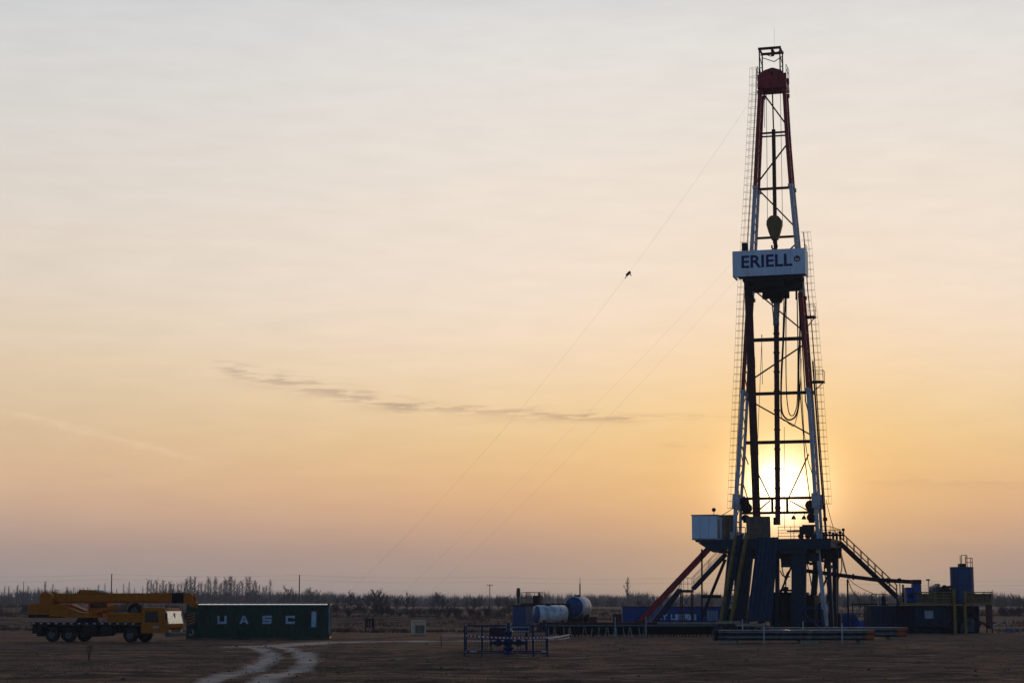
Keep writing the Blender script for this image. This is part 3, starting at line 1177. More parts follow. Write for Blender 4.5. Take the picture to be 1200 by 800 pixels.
    # rest platforms on the right leg
    for (xa, xb, py) in [(945, 955.5, 371), (951, 966, 447)]:
        p, q = Q(xa, py, .2), Q(xb, py, .2)
        mb = MB()
        mb.box(p.x, q.x, -.4, .8, p.z - .14, p.z)
        mb.bar((q.x - .1, .2, p.z - .14), (p.x, .2, p.z - 1.1), .08)
        for yy in (-.4, .8):
            mb.tube((q.x - .04, yy, p.z), (q.x - .04, yy, p.z + 1.05), .03, 5)
            mb.tube((q.x - .6, yy, p.z), (q.x - .6, yy, p.z + 1.05), .02, 5)
            mb.tube((p.x, yy, p.z + 1.05), (q.x - .04, yy, p.z + 1.05), .02, 5)
        mb.tube((q.x - .04, -.4, p.z + 1.05), (q.x - .04, .8, p.z + 1.05), .02, 5)
        B(mb, 'rest_platform', DARK)
    # standpipe up the right leg
    mb = MB()
    mb.path([Q(967.8, 628, .6), Q(964, 580, .6), Q(960, 530, .6), Q(955, 460, .6), Q(952.4, 423, .6)], .085, 8)
    B(mb, 'standpipe', DARK)
    mb = MB()
    mb.path([Q(952, 500, -.4), Q(944, 470, -.2), Q(940, 400, -.2), Q(937, 352, -.2)], .06, 6)
    mb.path([Q(950, 590, .5), Q(944, 545, .4), Q(940, 490, .3), Q(935.5, 430, .3), Q(934, 350, .2)], .05, 6)
    mb.path([Q(955, 565, .5), Q(947, 540, .4), Q(942, 505, .3), Q(938.5, 440, .3), Q(937.5, 350, .2)], .04, 6)
    B(mb, 'cable_bundle', DARK)
    # small motors and pulleys round the portal frame
    for (px, py, r) in [(872, 588, .45), (875, 595, .5), (950, 592, .5), (951, 606, .42), (874, 607, .35)]:
        p = Q(px, py, .6)
        mb = MB()
        mb.lathe([(r * .4, -.4), (r, -.36), (r, .36), (r * .4, .4)], p, 'y', 14)
        mb.box(p.x - r * .6, p.x + r * .6, p.y - .3, p.y + .3, p.z - r * 1.2, p.z)
        B(mb, 'winch', DARK)
    # dangling lines behind the mast
    mb = MB()
    for (xa, ya, xb, yb) in [(898, 103, 899.5, 262), (914.5, 103, 917, 262), (893, 392, 888, 515), (892.5, 392, 893.5, 450), (919, 500, 919.5, 620), (896, 110, 896, 150)]:
        mb.tube(Q(xa, ya, 0), Q(xb, yb, 0), .026, 5)
    B(mb, 'drilling_line', CABLE)
    # floodlights on the portal
    for px in (930, 942):
        p = Q(px, 604, 0)
        mb = MB()
        mb.lathe([(.10, 0), (.24, -.3), (.22, -.34)], (p.x, p.y, p.z), 'z', 12)
        mb.tube((p.x, p.y, p.z), (p.x, YB - .12, p.z + .42), .03, 5)
        B(mb, 'floodlight', DARK)

    # racking board with its name panel: part of the mast
    zb_, zt_ = Q(900, 322.5, -4.2).z, Q(900, 292.5, -4.2).z
    x0, x1 = Q(858.3, 305, -4.2).x, Q(943.4, 305, -4.2).x
    yb = -1.9
    mb = MB()
    mb.box(x0, x1, -4.2, -4.1, zb_, zt_)
    mb.box(x0, x0 + .1, -4.098, yb, zb_, zt_)
    mb.box(x1 - .1, x1, -4.098, yb, zb_, zt_)
    for k in range(9):
        x = x0 + .15 + (x1 - x0 - .3) * k / 8
        mb.box(x - .03, x + .03, -4.098, -4.02, zb_ + .05, zt_ - .02)
    sign = B(mb, 'name_panel', SIGN_WHITE)
    seam = MB()
    for k in (1, 2, 3, 4):
        x = x0 + (x1 - x0) * k / 5
        seam.box(x - .012, x + .012, -4.204, -3.3995, zb_ + .02, zt_ - .02)
    seam.build('panel_seam', STEEL, sign, off)
    lx0, lz = Q(869, 314.5, -4.2).x, Q(869, 314.3, -4.2).z
    lh = Q(869, 299.8, -4.2).z - lz
    t = text_mesh('lettering', 'ERIELL', 1.0, .01, NAVY, sign, (0, 0, 0), (math.radians(90), 0, 0), bold=0.022)
    co = np.empty(len(t.data.vertices) * 3)
    t.data.vertices.foreach_get('co', co)
    co = co.reshape(-1, 3)
    wid = Q(928.5, 310, -4.2).x - lx0
    sxx, szz = wid / (co[:, 0].max() - co[:, 0].min()), lh / (co[:, 1].max() - co[:, 1].min())
    co[:, 0] = (co[:, 0] - co[:, 0].min()) * sxx
    co[:, 1] = (co[:, 1] - co[:, 1].min()) * szz
    t.data.vertices.foreach_set('co', co.ravel())
    t.location = Vector((lx0, -4.212, lz)) - off
    ep = Q(934, 303, -4.2)
    mb = MB()
    mb.lathe([(.30, -.004), (.30, -.02), (.19, -.02), (.19, -.004), (.30, -.004)], (ep.x, -4.21, ep.z), 'y', 24, caps=False)
    mb.prism([(ep.x + .27 * math.cos(a), ep.z + .27 * math.sin(a)) for a in np.linspace(.3, 2.2, 8)] + [(ep.x - .05, ep.z - .02)], -4.226, -4.21)
    mb.build('emblem', mat('emblem_brown', (0.06, 0.045, 0.03), .5), sign, off)
    # deck, fingers and brackets under it
    mb = MB()
    mb.box(x0 + .3, x1 - .15, -4.0, yb, zb_ + .12, zb_ + .24)
    z2 = Q(900, 336, -2.3).z
    for k in range(7):
        yy = -3.9 + k * .27
        mb.box(x0 + .9, x1 - .35, yy, yy + .12, zb_ - .45, zb_ - .02)
    for x in (x0 + 1.1, x1 - .9):
        mb.bar((x, -3.9, zb_ - .02), (x + (.5 if x < 0 else -.3), YF - .1, zb_ - 2.0), .2, .24)
        mb.bar((x, -3.95, zb_ - .3), (x, YF - .16, zb_ - .3), .22, .3)
    mb.box(x0 + 1.0, x1 - .5, yb - .4, yb - .1, zb_ - 1.15, zb_ - .45)
    mb.box(x0 + 2.2, x1 - 2.2, -3.6, yb - .45, zb_ - .95, zb_ - .45)
    B(mb, 'racking_board', DARK)
    mb = MB()
    p = Q(873, 287, -1.9)
    mb.cbox(p.x - .25, p.x + .28, -2.4, -1.6, zt_ - .05, zt_ + 1.15, .04)
    B(mb, 'locker', DARK)
    mb = MB()
    for k in range(4):
        x = x1 - .05
        yy = -4.15 + k * .63
        mb.tube((x, yy, zt_), (x, yy, zt_ + .5), .02, 5)
    mb.tube((x1 - .05, -4.15, zt_ + .5), (x1 - .05, yb, zt_ + .5), .02, 5)
    B(mb, 'board_handrail', DARK)
    return e


build_derrick()


def build_hangers():
    # traveling block with hook
    p = Q(908, 281, -.3)
    e, off = rig_thing('traveling_block', 'mustard yellow teardrop traveling block hanging on cables inside the upper mast', 'pulley block', p)
    zt, zb = Q(908, 253, -.3).z, Q(908, 281, -.3).z
    h = zt - zb
    prof = [(-.30, zb + .0), (-.55, zb + h * .3), (-.76, zb + h * .62), (-.72, zb + h * .8), (-.45, zb + h * .95), (-.2, zt), (.2, zt), (.45, zb + h * .95), (.72, zb + h * .8), (.76, zb + h * .62), (.55, zb + h * .3), (.30, zb)]
    mb = MB().prism([(p.x + a, z) for a, z in prof], p.y - .34, p.y + .34)
    mb.prism([(p.x + a * .8, zb + (z - zb) * .86 + .15) for a, z in prof], p.y - .42, p.y + .42)
    mb.build('block_body', mat('block_mustard', (0.24, 0.13, 0.03), .5, dirt=(.05, .035, .02)), e, off)
    hk = MB()
    hk.tube((p.x, p.y, zb + .1), (p.x, p.y, zb - .35), .2, 10)
    hk.path([(p.x, p.y, zb - .3)] + [(p.x - .05 + .26 * math.sin(a), p.y, zb - .66 + .30 * math.cos(a)) for a in np.linspace(0.2, 5.2, 12)], .085, 8)
    hk.build('hook', DARK, e, off)
    # top drive under the board
    p = Q(909, 352, -.35)
    e, off = rig_thing('top_drive', 'dark top drive machine hanging under the racking board', 'top drive', p)
    z1, z0 = Q(909, 334, -.35).z, Q(909, 351, -.35).z
    mb = MB()
    mb.cbox(p.x - .75, p.x + .85, -.9, .25, z0 + .2, z1, .08)
    mb.prism([(p.x - 1.0, z1 - .5), (p.x - .4, z0 - .3), (p.x + .5, z0 - .3), (p.x + 1.1, z1 - .5)], -.7, .1)
    mb.build('housing', DARK, e, off)
    mb = MB()
    for x in (-1.0, 1.05):
        mb.lathe([(.1, -.5), (.3, -.45), (.3, .4), (.15, .5)], (p.x + x, -.35, z0 + .55), 'z', 12)
    mb.build('motor', DARK, e, off)
    mb = MB().tube((p.x - .02, -.35, z0), (p.x + .02, -.35, z0 - 2.2), .17, 10)
    mb.lathe([(.1, 0), (.3, .1), (.3, .6), (.12, .7)], (p.x, -.35, z0 - 2.6), 'z', 12)
    mb.build('drive_shaft', STEEL, e, off)
    mb = MB()
    for x in (-.35, .4):
        mb.tube((p.x + x, -.45, z0 - .1), (p.x + x * .55, -.45, z0 - 2.3), .06, 6)
    mb.build('link_arm', STEEL, e, off)
    # hoses
    def hose(name, label, pxs, r, yl):
        pts = smooth_line([Q(px, py, yl) for px, py in pxs], 6)
        mb = MB().path(pts, r, 7)
        o = mb.build(name, DARK)
        o.location = RIG0
        o.rotation_euler = (0, 0, RIG_RZ)
        tag(o, label, 'hose')
    hose('rotary_hose', 'thick black hose looping deepest inside the mast below the racking board', [(920.5, 345), (918, 400), (915.5, 450), (916, 480), (921, 490), (927, 491.5), (933, 486), (936, 470), (936, 430), (937.5, 380), (936, 345)], .085, -.1)
    hose('service_hose', 'thinner black hose loop nested inside the deep one below the racking board', [(921.5, 345), (921, 400), (921.5, 455), (924, 481), (928, 487), (932, 482), (934.5, 465), (935, 400), (934, 345)], .05, .2)
    hose('control_hose', 'thin black hose swinging low beside the guide rail in the mast', [(918.5, 345), (917, 400), (915, 440), (915.5, 486), (922, 494), (929, 499), (932, 495), (937, 470), (939, 420)], .035, .45)
    # stands of drill pipe racked on the left
    r = random.Random(3)
    zt = Q(872, 338, -2.4).z
    for k in range(14):
        i, j = k % 7, k // 7
        b = Q(884.0 + i * 1.25, 631, -1.9 + j * .5)
        t = Q(872.6 + i * 1.3, 330, -1.9 + j * .35)
        base = Vector((b.x, -1.9 + j * .5, FLOOR_Z + .02))
        top = Vector((t.x, t.y, zt + 1.2))
        e, off = rig_thing('drill_pipe_stand', 'dark drill pipe stand leaning in the tight bundle inside the left mast leg', 'drill pipe', base, 'racked drill pipe stands')
        mb = MB()
        d = top - base
        mb.tube(base, top, .064, 8)
        for q in (0.0, .32, .34, .65, .67, .96):
            mb.tube(base + d * q, base + d * min(q + .02, 1), .088, 8)
        mb.build('pipe', DARKRED, e, off)


build_hangers()


def rail_run(mb, pts, h=1.1, post=1.6, r=.028, mids=(.5,)):
    """Handrail along points (posts, top rail, mid rails)."""
    pts = [Vector(p) for p in pts]
    for a, b in zip(pts[:-1], pts[1:]):
        n = max(1, round((b - a).length / post))
        for k in range(n + 1):
            p = a.lerp(b, k / n)
            mb.tube(p, p + Vector((0, 0, h)), r, 5)
        for t in (1.0,) + mids:
            mb.tube(a + Vector((0, 0, h * t)), b + Vector((0, 0, h * t)), r, 5)


def build_substructure():
    e, off = rig_thing('substructure', 'dark blue steel substructure carrying the rig floor above the well', 'substructure', (0, 0, 0))
    B = lambda mb, name, m, par=e, **k: mb.build(name, m, par, off, **k)
    yf, yb = -5.0, 4.2
    fz = FLOOR_Z
    xl = Q(845, 636, yf).x
    xr = Q(985.5, 636, 3.4).x
    xd = Q(815, 640, yf).x
    fb = Q(900, 643, yf).z
    mb = MB()
    mb.box(xl, xr, yf, yb, fz - .28, fz)
    for k in range(9):
        x = xl + .2 + (xr - xl - .4) * k / 8
        mb.bar((x, yf + .12, fz - .52), (x, yb - .12, fz - .52), .16, .48)
    mb.box(xl + .02, xr - .02, yf - .02, yf + .1, fb, fz - .281)
    mb.box(xl + .02, xr - .02, yb - .1, yb + .02, fb, fz - .281)
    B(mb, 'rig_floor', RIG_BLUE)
    # cantilevered deck under the cabin
    mb = MB()
    mb.box(xd, xl - .003, yf, -1.0, fz - .22, fz - .02)
    mb.prism([(xd + .2, fz - .3), (xl - .01, fz - .3), (xl - .01, fz - 1.25), (xl - .8, fz - 1.2)], yf + .1, yf + .3)
    mb.prism([(xd + .2, fz - .3), (xl - .01, fz - .3), (xl - .01, fz - 1.25), (xl - .8, fz - 1.2)], -1.5, -1.3)
    B(mb, 'cabin_deck', RIG_BLUE)
    # main legs: pairs of slanted box columns front and back
    def slab(a0, a1, b0, b1, pt, pb, y0, y1, name='leg', m=RIG_BLUE):
        A0, A1 = Q(a0, pt, y0), Q(a1, pt, y0)
        B0, B1 = Q(b0, pb, y0), Q(b1, pb, y0)
        zb = max(B0.z, 0.0) if pb > 722 else B0.z
        zb = -.05 if pb > 722 else zb
        mb = MB()
        mb.prism([(B0.x, zb), (B1.x, zb), (A1.x, A1.z), (A0.x, A0.z)], y0, y1)
        # stiffeners on the face
        for t in (.2, .4, .6, .8):
            xa, xb = B0.x + (A0.x - B0.x) * t, B1.x + (A1.x - B1.x) * t
            z = zb + (A0.z - zb) * t
            mb.box(xa + .06, xb - .06, y0 - .04, y0 - .001, z - .05, z + .05)
        return B(mb, name, m)
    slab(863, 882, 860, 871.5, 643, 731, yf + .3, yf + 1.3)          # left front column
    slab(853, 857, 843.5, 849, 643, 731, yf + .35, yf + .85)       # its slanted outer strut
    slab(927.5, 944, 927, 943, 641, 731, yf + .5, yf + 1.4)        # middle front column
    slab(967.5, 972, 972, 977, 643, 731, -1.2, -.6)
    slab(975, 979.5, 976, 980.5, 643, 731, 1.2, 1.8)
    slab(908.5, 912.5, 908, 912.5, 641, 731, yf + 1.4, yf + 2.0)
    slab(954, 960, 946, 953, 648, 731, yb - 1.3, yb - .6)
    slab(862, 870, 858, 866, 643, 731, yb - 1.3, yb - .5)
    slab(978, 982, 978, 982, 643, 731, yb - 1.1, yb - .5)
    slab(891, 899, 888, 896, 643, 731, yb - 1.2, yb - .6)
    # header beams
    mb = MB()
    a, b = Q(912, 641, yf).x, Q(944, 641, yf).x
    mb.box(a, b, yf + .15, yf + .45, Q(900, 648.5, yf).z, fb - .01)
    mb.box(xl + .1, xr - .1, yb - .5, yb - .2, fb - .7, fb - .01)
    a, b = Q(912, 641, yf).x, Q(927, 641, yf).x
    mb.box(a, b, yf + 1.6, yf + 1.9, Q(900, 664, yf).z, fb - .01)
    a, b = Q(944.5, 641, yf).x, Q(958, 641, yf).x
    mb.box(a, b, yf + 1.2, yf + 2.6, Q(900, 657, yf).z, fb - .35)
    B(mb, 'header_beam', RIG_BLUE)
    # pale raising leg that carries on below the floor on the right
    mb = MB()
    p, q = Q(957.5, 633, -3.6), Q(965.5, 710, -3.6)
    mb.bar((p.x, p.y, fz - .3), q, .36, .36, (0, 1, 0))
    mb.bar((q.x, q.y, q.z + .2), (q.x + .15, q.y, -.05), .5, .5, (0, 1, 0))
    B(mb, 'raising_leg', MAST_WHITE)
    # base beams and the blue low A-frame
    mb = MB()
    mb.box(xl, xr, yf + .2, yf + .8, -.05, .5)
    mb.box(xl, xr, yb - .8, yb - .2, -.05, .5)
    for x in (xl + .2, 0.5, xr - 1):
        mb.box(x, x + .6, yf + .803, yb - .803, -.05, .42)
    B(mb, 'base_beam', DARK)
    mb = MB()
    y0 = yf - .45
    A = [Q(938, 712, y0), Q(963, 712, y0), Q(934, 734, y0), Q(966, 734, y0)]
    for v in A[2:]:
        v.z = 0
    mb.bar(A[0], A[1], .25)
    mb.bar(A[0] - Vector((0, 0, .13)), A[2], .28)
    mb.bar(A[1] - Vector((0, 0, .13)), A[3], .28)
    mb.bar(A[0].lerp(A[2], .1), A[3], .14)
    mb.bar(A[1].lerp(A[3], .55), A[0].lerp(A[2], .55), .12)
    B(mb, 'pipe_cradle', mat('cradle_blue', (0.014, 0.035, 0.08), .5, dirt=(.03, .03, .03)))
    # left side bracing
    mb = MB()
    mb.bar(Q(850, 655, -4.6), Q(823, 722, -4.6), .22, .26)
    mb.bar(Q(822.5, 643, -4.6), Vector((Q(822.5, 730, -4.6).x, -4.6, -.05)), .14, .14)
    mb.bar(Q(822, 698.5, -4.6), Q(845, 698.5, -4.6), .2, .3)
    B(mb, 'side_brace', DARK)
    # beige and brown wind walls on the left half of the floor
    def wall(x0, x1, py, y0):
        mb = MB()
        a, b = Q(x0, 620, y0).x, Q(x1, 620, y0).x
        top = Q(x0, py, y0).z
        mb.box(a, b, y0, y0 + .06, fz, top)
        n = max(2, int((b - a) / .35))
        for k in range(n + 1):
            x = a + (b - a) * k / n
            mb.box(x - .03, x + .03, y0 - .045, y0 - .001, fz, top - .02)
        B(mb, 'wind_wall', mat('wind_wall_beige', (0.20, 0.13, 0.075), .6, dirt=(.06, .04, .03)))
    wall(875, 902.5, 605, -3.0)
    wall(841, 860, 603, -1.2)
    # floor handrails
    mb = MB()
    rail_run(mb, [(Q(912, 628, yf).x, yf + .05, fz), (Q(956, 628, yf).x, yf + .05, fz)], post=1.3)
    rail_run(mb, [(Q(912, 628, 4).x, yb - .1, fz), (xr - .05, yb - .1, fz), (xr - .05, yf + .05, fz), (xr - 1.0, yf + .05, fz)])
    B(mb, 'handrail', DARK)
    mb = MB()
    rail_run(mb, [(Q(862, 628, yf).x, yf + .05, fz), (Q(873.5, 628, yf).x, yf + .05, fz)], post=.9, r=.04)
    rail_run(mb, [(Q(877, 628, yf).x, yf + .05, fz), (Q(890, 628, yf).x, yf + .05, fz)], post=.9, r=.04)
    B(mb, 'handrail', YELLOW, label='yellow handrails over the pipe slide')
    # gear in shadow below the floor
    mb = MB()
    a, b = Q(905, 715, -1).x, Q(957, 715, -1).x
    mb.cbox(a, b, -2.5, 2.5, -.05, Q(920, 697, -1).z, .08)
    mb.box(a + .2, b - 1.1, -2.2, 2.2, Q(920, 697, -1).z, Q(920, 693.5, -1).z)
    for k in range(6):
        x = a + .35 + (b - a - .7) * k / 5
        mb.box(x - .06, x + .06, -2.58, -2.5, .1, Q(920, 699, -1).z)
    B(mb, 'shaker_box', DARK)
    # cross bracing, tool boxes and hoses crowding the space between the legs
    for (xa, ya, xb, yb_, yl) in [(892, 655, 912, 725, 3.0), (929, 660, 912, 700, 3.2), (947, 700, 975, 727, 2.8), (975, 662, 950, 722, 2.4)]:
        B(MB().bar(Q(xa, ya, yl), Q(xb, yb_, yl), .14, .18), 'cross_brace', DARK)
    for (px0, px1, pyt, yl) in [(949, 968, 706, 1.0), (846, 858, 712, 1.6), (860, 872, 705, 2.6), (968, 985, 718, 2.2)]:
        x0_, x1_ = Q(px0, 720, yl).x, Q(px1, 720, yl).x
        B(MB().cbox(x0_, x1_, yl, yl + 1.3, -.05, Q(px0, pyt, yl).z, .06), 'tool_box', DARK)
    for pxs in ([(930, 664), (922, 672), (917, 690), (913, 697)], [(946, 660), (949, 674), (952, 690), (957, 705)], [(915, 650), (917, 668), (921, 682), (918, 697)], [(968, 645), (966, 668), (970, 690), (968, 716)]):
        B(MB().path(smooth_line([Q(px, py, .6) for px, py in pxs], 6), .055, 6), 'floor_hose', DARK)
    p = Q(921, 697, .4)
    mb = MB()
    mb.lathe([(.12, 0), (.30, .05), (.30, .25), (.16, .3), (.16, .6), (.26, .62), (.26, .85), (.1, .9)], (p.x, .4, p.z - .1), 'z', 12)
    mb.tube((p.x - .7, .4, p.z + .45), (p.x + .6, .4, p.z + .45), .09, 8)
    B(mb, 'well_valve', DARK)
    # hoses and pipework seen against the sky under the right of the floor
    r = random.Random(9)
    for k in range(9):
        mb = MB()
        px = 946 + k * 4.2
        p = Q(px, 643, -1 + r.uniform(-2, 3))
        z = r.uniform(.7, 1.7)
        mb.tube((p.x, p.y, fb + .1), (p.x + r.uniform(-.15, .15), p.y, fb - z), r.uniform(.05, .13), 6)
        mb.box(p.x - .16, p.x + .16, p.y - .16, p.y + .16, fb - z - .25, fb - z + .02)
        B(mb, 'pipework', DARK)
    B(MB().bar(Q(946, 656, 0), Q(980, 658, 0), .2), 'pipework', DARK)
    mb = MB().path([Q(914, 668, 0), Q(917, 674, 0), Q(922, 676, 0), Q(926, 675, 0)], .06, 6)
    B(mb, 'pipework', DARK)
    return e


build_substructure()


def build_floor_things():
    fz = FLOOR_Z
    # white cabin at the left end
    x0, x1 = Q(810.5, 618, -5.0).x, Q(840, 618, -5.0).x
    zt, zb = Q(825, 603.5, -5.0).z, fz - .02
    e, off = rig_thing('driller_cabin', 'small white box cabin on the left end of the rig floor', 'cabin', ((x0 + x1) / 2, -3.5, zb))
    B = lambda mb, name, m, par=e, **k: mb.build(name, m, par, off, **k)
    mb = MB().cbox(x0, x1, -4.95, -2.0, zb, zt, .05)
    body = B(mb, 'wall', SIGN_WHITE)
    mb = MB()
    for k in range(1, 3):
        x = x0 + (x1 - x0) * k / 3
        mb.box(x - .012, x + .012, -4.955, -4.949, zb + .05, zt - .08)
    mb.box(x0 + .02, x1 - .02, -4.956, -4.949, zb, zb + .12)
    B(mb, 'seam', STEEL, body)
    mb = MB().box(x0 - .05, x1 + .05, -5.0, -1.95, zt - .003, zt + .07)
    B(mb, 'roof', DARK)
    mb = MB().box(x1 - .003, x1 + .03, -4.6, -3.6, zb + .15, zt - .35)
    B(mb, 'door', mat('door_grey', (.25, .24, .23), .5))
    mb = MB()
    p = Q(836.5, 598, -3.5)
    mb.tube((p.x, -3.5, zt + .06), (p.x, -3.5, zt + .55), .03, 6)
    mb.lathe([(.08, 0), (.2, .25), (.16, .4), (.05, .42)], (p.x, -3.75, zt + .58), 'y', 12)
    B(mb, 'floodlight', DARK)
    mb = MB()
    mb.path([(Q(842, 602, -3).x, -3, zt - .1), Q(852, 600, -3), Q(861, 594, -3)], .035, 5)
    B(mb, 'cable', DARK)
    # drawworks / iron roughneck silhouette on the right
    p = Q(947, 625, -1.5)
    e, off = rig_thing('floor_winch', 'dark winch machine standing on the right half of the rig floor', 'winch', (p.x, -1.5, fz))
    mb = MB()
    mb.cbox(p.x - .75, p.x + .55, -2.1, -.9, fz + .5, fz + 1.25, .08)
    mb.box(p.x - .5, p.x + .7, -1.9, -1.1, fz + 1.25, fz + 1.4)
    mb.build('housing', DARK, e, off)
    mb = MB()
    for dx in (-.6, .05, .55):
        mb.lathe([(.08, -.12), (.27, -.1), (.27, .1), (.08, .12)], (p.x + dx, -2.15, fz + .32), 'y', 14)
    mb.build('drum', DARKRED, e, off)
    mb = MB()
    mb.box(p.x - .7, p.x - .5, -2.0, -1.0, fz + .004, fz + .5)
    mb.box(p.x + .3, p.x + .5, -2.0, -1.0, fz + .004, fz + .5)
    mb.build('base', DARK, e, off)
    # table of tongs
    p = Q(931, 625, -1.0)
    e, off = rig_thing('pipe_tongs', 'dark pipe tongs hung on a wire above the rig floor', 'tongs', (p.x, -1, fz + .75))
    mb = MB()
    mb.box(p.x - .7, p.x + .7, -1.12, -.88, fz + .78, fz + .92)
    mb.ring((p.x + .2, -1, fz + .86), (0, 0, 1), .3, .1)
    mb.build('jaw', DARK, e, off)
    q = Q(930, 604.5, -1.0)
    mb = MB().tube((p.x, -1, fz + .9), (p.x, -1, q.z), .02, 5)
    mb.build('hanging_wire', CABLE, e, off)
    # right-hand end: hose reel cluster at the head of the stair
    p = Q(977, 626, 0)
    e, off = rig_thing('valve_manifold', 'cluster of dark valves and elbows on the rig floor beside the right stair', 'valves', (p.x, 0, fz))
    mb = MB()
    r = random.Random(4)
    for k in range(7):
        x = p.x - 1.0 + k * .32
        hgt = r.uniform(.5, 1.0)
        mb.tube((x, 0, fz), (x, 0, fz + hgt), .07, 7)
        mb.lathe([(.05, -.08), (.15, -.06), (.15, .06), (.05, .08)], (x, -.16, fz + hgt), 'y', 12)
    mb.tube((p.x - 1.1, 0, fz + .45), (p.x + .9, 0, fz + .45), .09, 8)
    mb.build('valve_row', DARK, e, off)
    p = Q(967, 610, -2.6)
    e, off = rig_thing('light_mast', 'short dark mast with a camera lamp beside the right mast leg', 'light mast', (p.x, -2.6, fz))
    mb = MB().tube((p.x, -2.6, fz), (p.x, -2.6, p.z), .06, 6)
    mb.build('pole', DARK, e, off)
    mb = MB().cbox(p.x - .18, p.x + .18, -2.85, -2.4, p.z, p.z + .32, .03)
    mb.build('lamp_head', DARK, e, off)

    # V-door ramp: broad dark blue slab of plates
    yT, yB = -5.05, -7.6
    T0, T1 = Q(888.5, 632, yT), Q(911.5, 632, yT)
    B0, B1 = Q(876.5, 731, yB), Q(903.5, 731, yB)
    for v in (B0, B1):
        v.z = 1.0
    for v in (T0, T1):
        v.z = fz + .15
    e, off = rig_thing('pipe_ramp', 'broad dark blue ribbed pipe ramp sloping from rig floor to catwalk', 'ramp', ((B0.x + B1.x) / 2, yB, 0))
    mb = MB()
    for k in range(5):
        a, b = k / 5 + .004, (k + 1) / 5 - .004
        mb.add([T0.lerp(T1, a), T0.lerp(T1, b), B0.lerp(B1, b), B0.lerp(B1, a)] + [q + Vector((0, .14, -.05)) for q in (T0.lerp(T1, a), T0.lerp(T1, b), B0.lerp(B1, b), B0.lerp(B1, a))],
               [(0, 1, 2, 3), (7, 6, 5, 4), (0, 4, 5, 1), (1, 5, 6, 2), (2, 6, 7, 3), (3, 7, 4, 0)])
    mb.build('plate', mat('ramp_blue', (0.020, 0.038, 0.060), .45, .2, dirt=(.05, .05, .05)), e, off)
    mb = MB()
    for k in range(6):
        mb.bar(T0.lerp(T1, k / 5) + Vector((0, -.05, 0)), B0.lerp(B1, k / 5) + Vector((0, -.05, 0)), .11, .12)
    mb.bar(B0 + Vector((0, .25, -.02)), Vector((B0.x, yB + .25, -.05)), .25)
    mb.bar(B1 + Vector((0, .25, -.02)), Vector((B1.x, yB + .25, -.05)), .25)
    mb.build('rib', RIG_BLUE, e, off)
    # yellow edged slide left of it
    T0, T1 = Q(862.5, 627, yT), Q(875.5, 624, yT)
    B0, B1 = Q(844.5, 730, yB), Q(856.5, 730, yB)
    for v in (B0, B1):
        v.z = .9
    e, off = rig_thing('pipe_slide', 'open steep slide edged by two long yellow rails left of the broad ramp', 'slide', ((B0.x + B1.x) / 2, yB, 0))
    for a, b in ((T0, B0), (T1, B1)):
        mb = MB().bar(a, b, .24, .28)
        mb.build('edge_rail', YELLOW, e, off)
    mb = MB()
    for k in range(1, 14):
        t = k / 14
        mb.bar(T0.lerp(B0, t) + Vector((.13, .06, 0)), T1.lerp(B1, t) + Vector((-.13, .06, 0)), .06, .1)
    mb.bar(T0.lerp(T1, .5), B0.lerp(B1, .5), .09, .09)
    mb.bar(B0, (B0.x, yB, -.05), .2)
    mb.bar(B1, (B1.x, yB, -.05), .2)
    mb.build('crosspiece', RIG_BLUE, e, off)
    q = [T0.lerp(T1, .06), T0.lerp(T1, .56), B0.lerp(B1, .56), B0.lerp(B1, .06)]
    mb = MB().add([v + Vector((0, .14, 0)) for v in q] + [v + Vector((0, .2, 0)) for v in q], [(0, 1, 2, 3), (7, 6, 5, 4), (0, 4, 5, 1), (1, 5, 6, 2), (2, 6, 7, 3), (3, 7, 4, 0)])
    mb.build('trough_plate', RIG_BLUE, e, off)
    # red diagonal boom at the far left
    p, q = Q(838.5, 634, -4.2), Q(751, 727, -4.2)
    q.z = max(q.z, .5)
    e, off = rig_thing('raising_boom', 'long dark red box beam slanting from the white cabin to the ground', 'beam', (q.x, q.y, 0))
    mb = MB().bar(p, q, .42, .52)
    d = (q - p)
    for k in range(9):
        c = p + d * (k + .5) / 9
        mb.bar(c - d * .004, c + d * .004, .46, .56)
    mb.build('beam', MAST_RED, e, off)
    mb = MB()
    mb.box(q.x - .5, q.x + .5, q.y - .4, q.y + .4, -.05, q.z)
    mb.build('foot', DARK, e, off)

    # left stair with mid landing
    e, off = rig_thing('left_stair', 'dark stair with pale railings climbing to the left of the rig floor by a landing', 'stair', (Q(805, 728, -3.6).x, -3.6, 0))
    def flight(a, b, width, tread=.28, m=RIG_BLUE):
        mb = MB()
        for yy in (-width / 2, width / 2):
            mb.bar(a + Vector((0, yy, 0)), b + Vector((0, yy, 0)), .07, .34)
        mb.build('stringer', m, e, off)
        st = MB()
        n = int(abs(b.z - a.z) / .24)
        for k in range(1, n):
            c = a.lerp(b, k / n)
            st.box(c.x - .14, c.x + .14, c.y - width / 2 + .04, c.y + width / 2 - .04, c.z - .02, c.z + .02)
        st.build('tread', DARK, e, off)
        rl = MB()
        for yy in (-width / 2, width / 2):
            o = Vector((0, yy, 0))
            n = max(2, int((b - a).length / 1.7))
            for k in range(n + 1):
                c = a.lerp(b, k / n) + o
                rl.tube(c, c + Vector((0, 0, 1.05)), .028, 5)
            for hh in (.55, 1.05):
                rl.tube(a + o + Vector((0, 0, hh)), b + o + Vector((0, 0, hh)), .028, 5)
        rl.build('handrail', PALE if m is RIG_BLUE else YELLOW, e, off)
    L0, L1 = Q(797.5, 690, -3.6), Q(812, 690, -3.6)
    flight(L1, Q(850.5, 649, -3.6), .9)
    G = Q(760, 727, -3.6)
    G.z = .1
    flight(G, L0, .9)
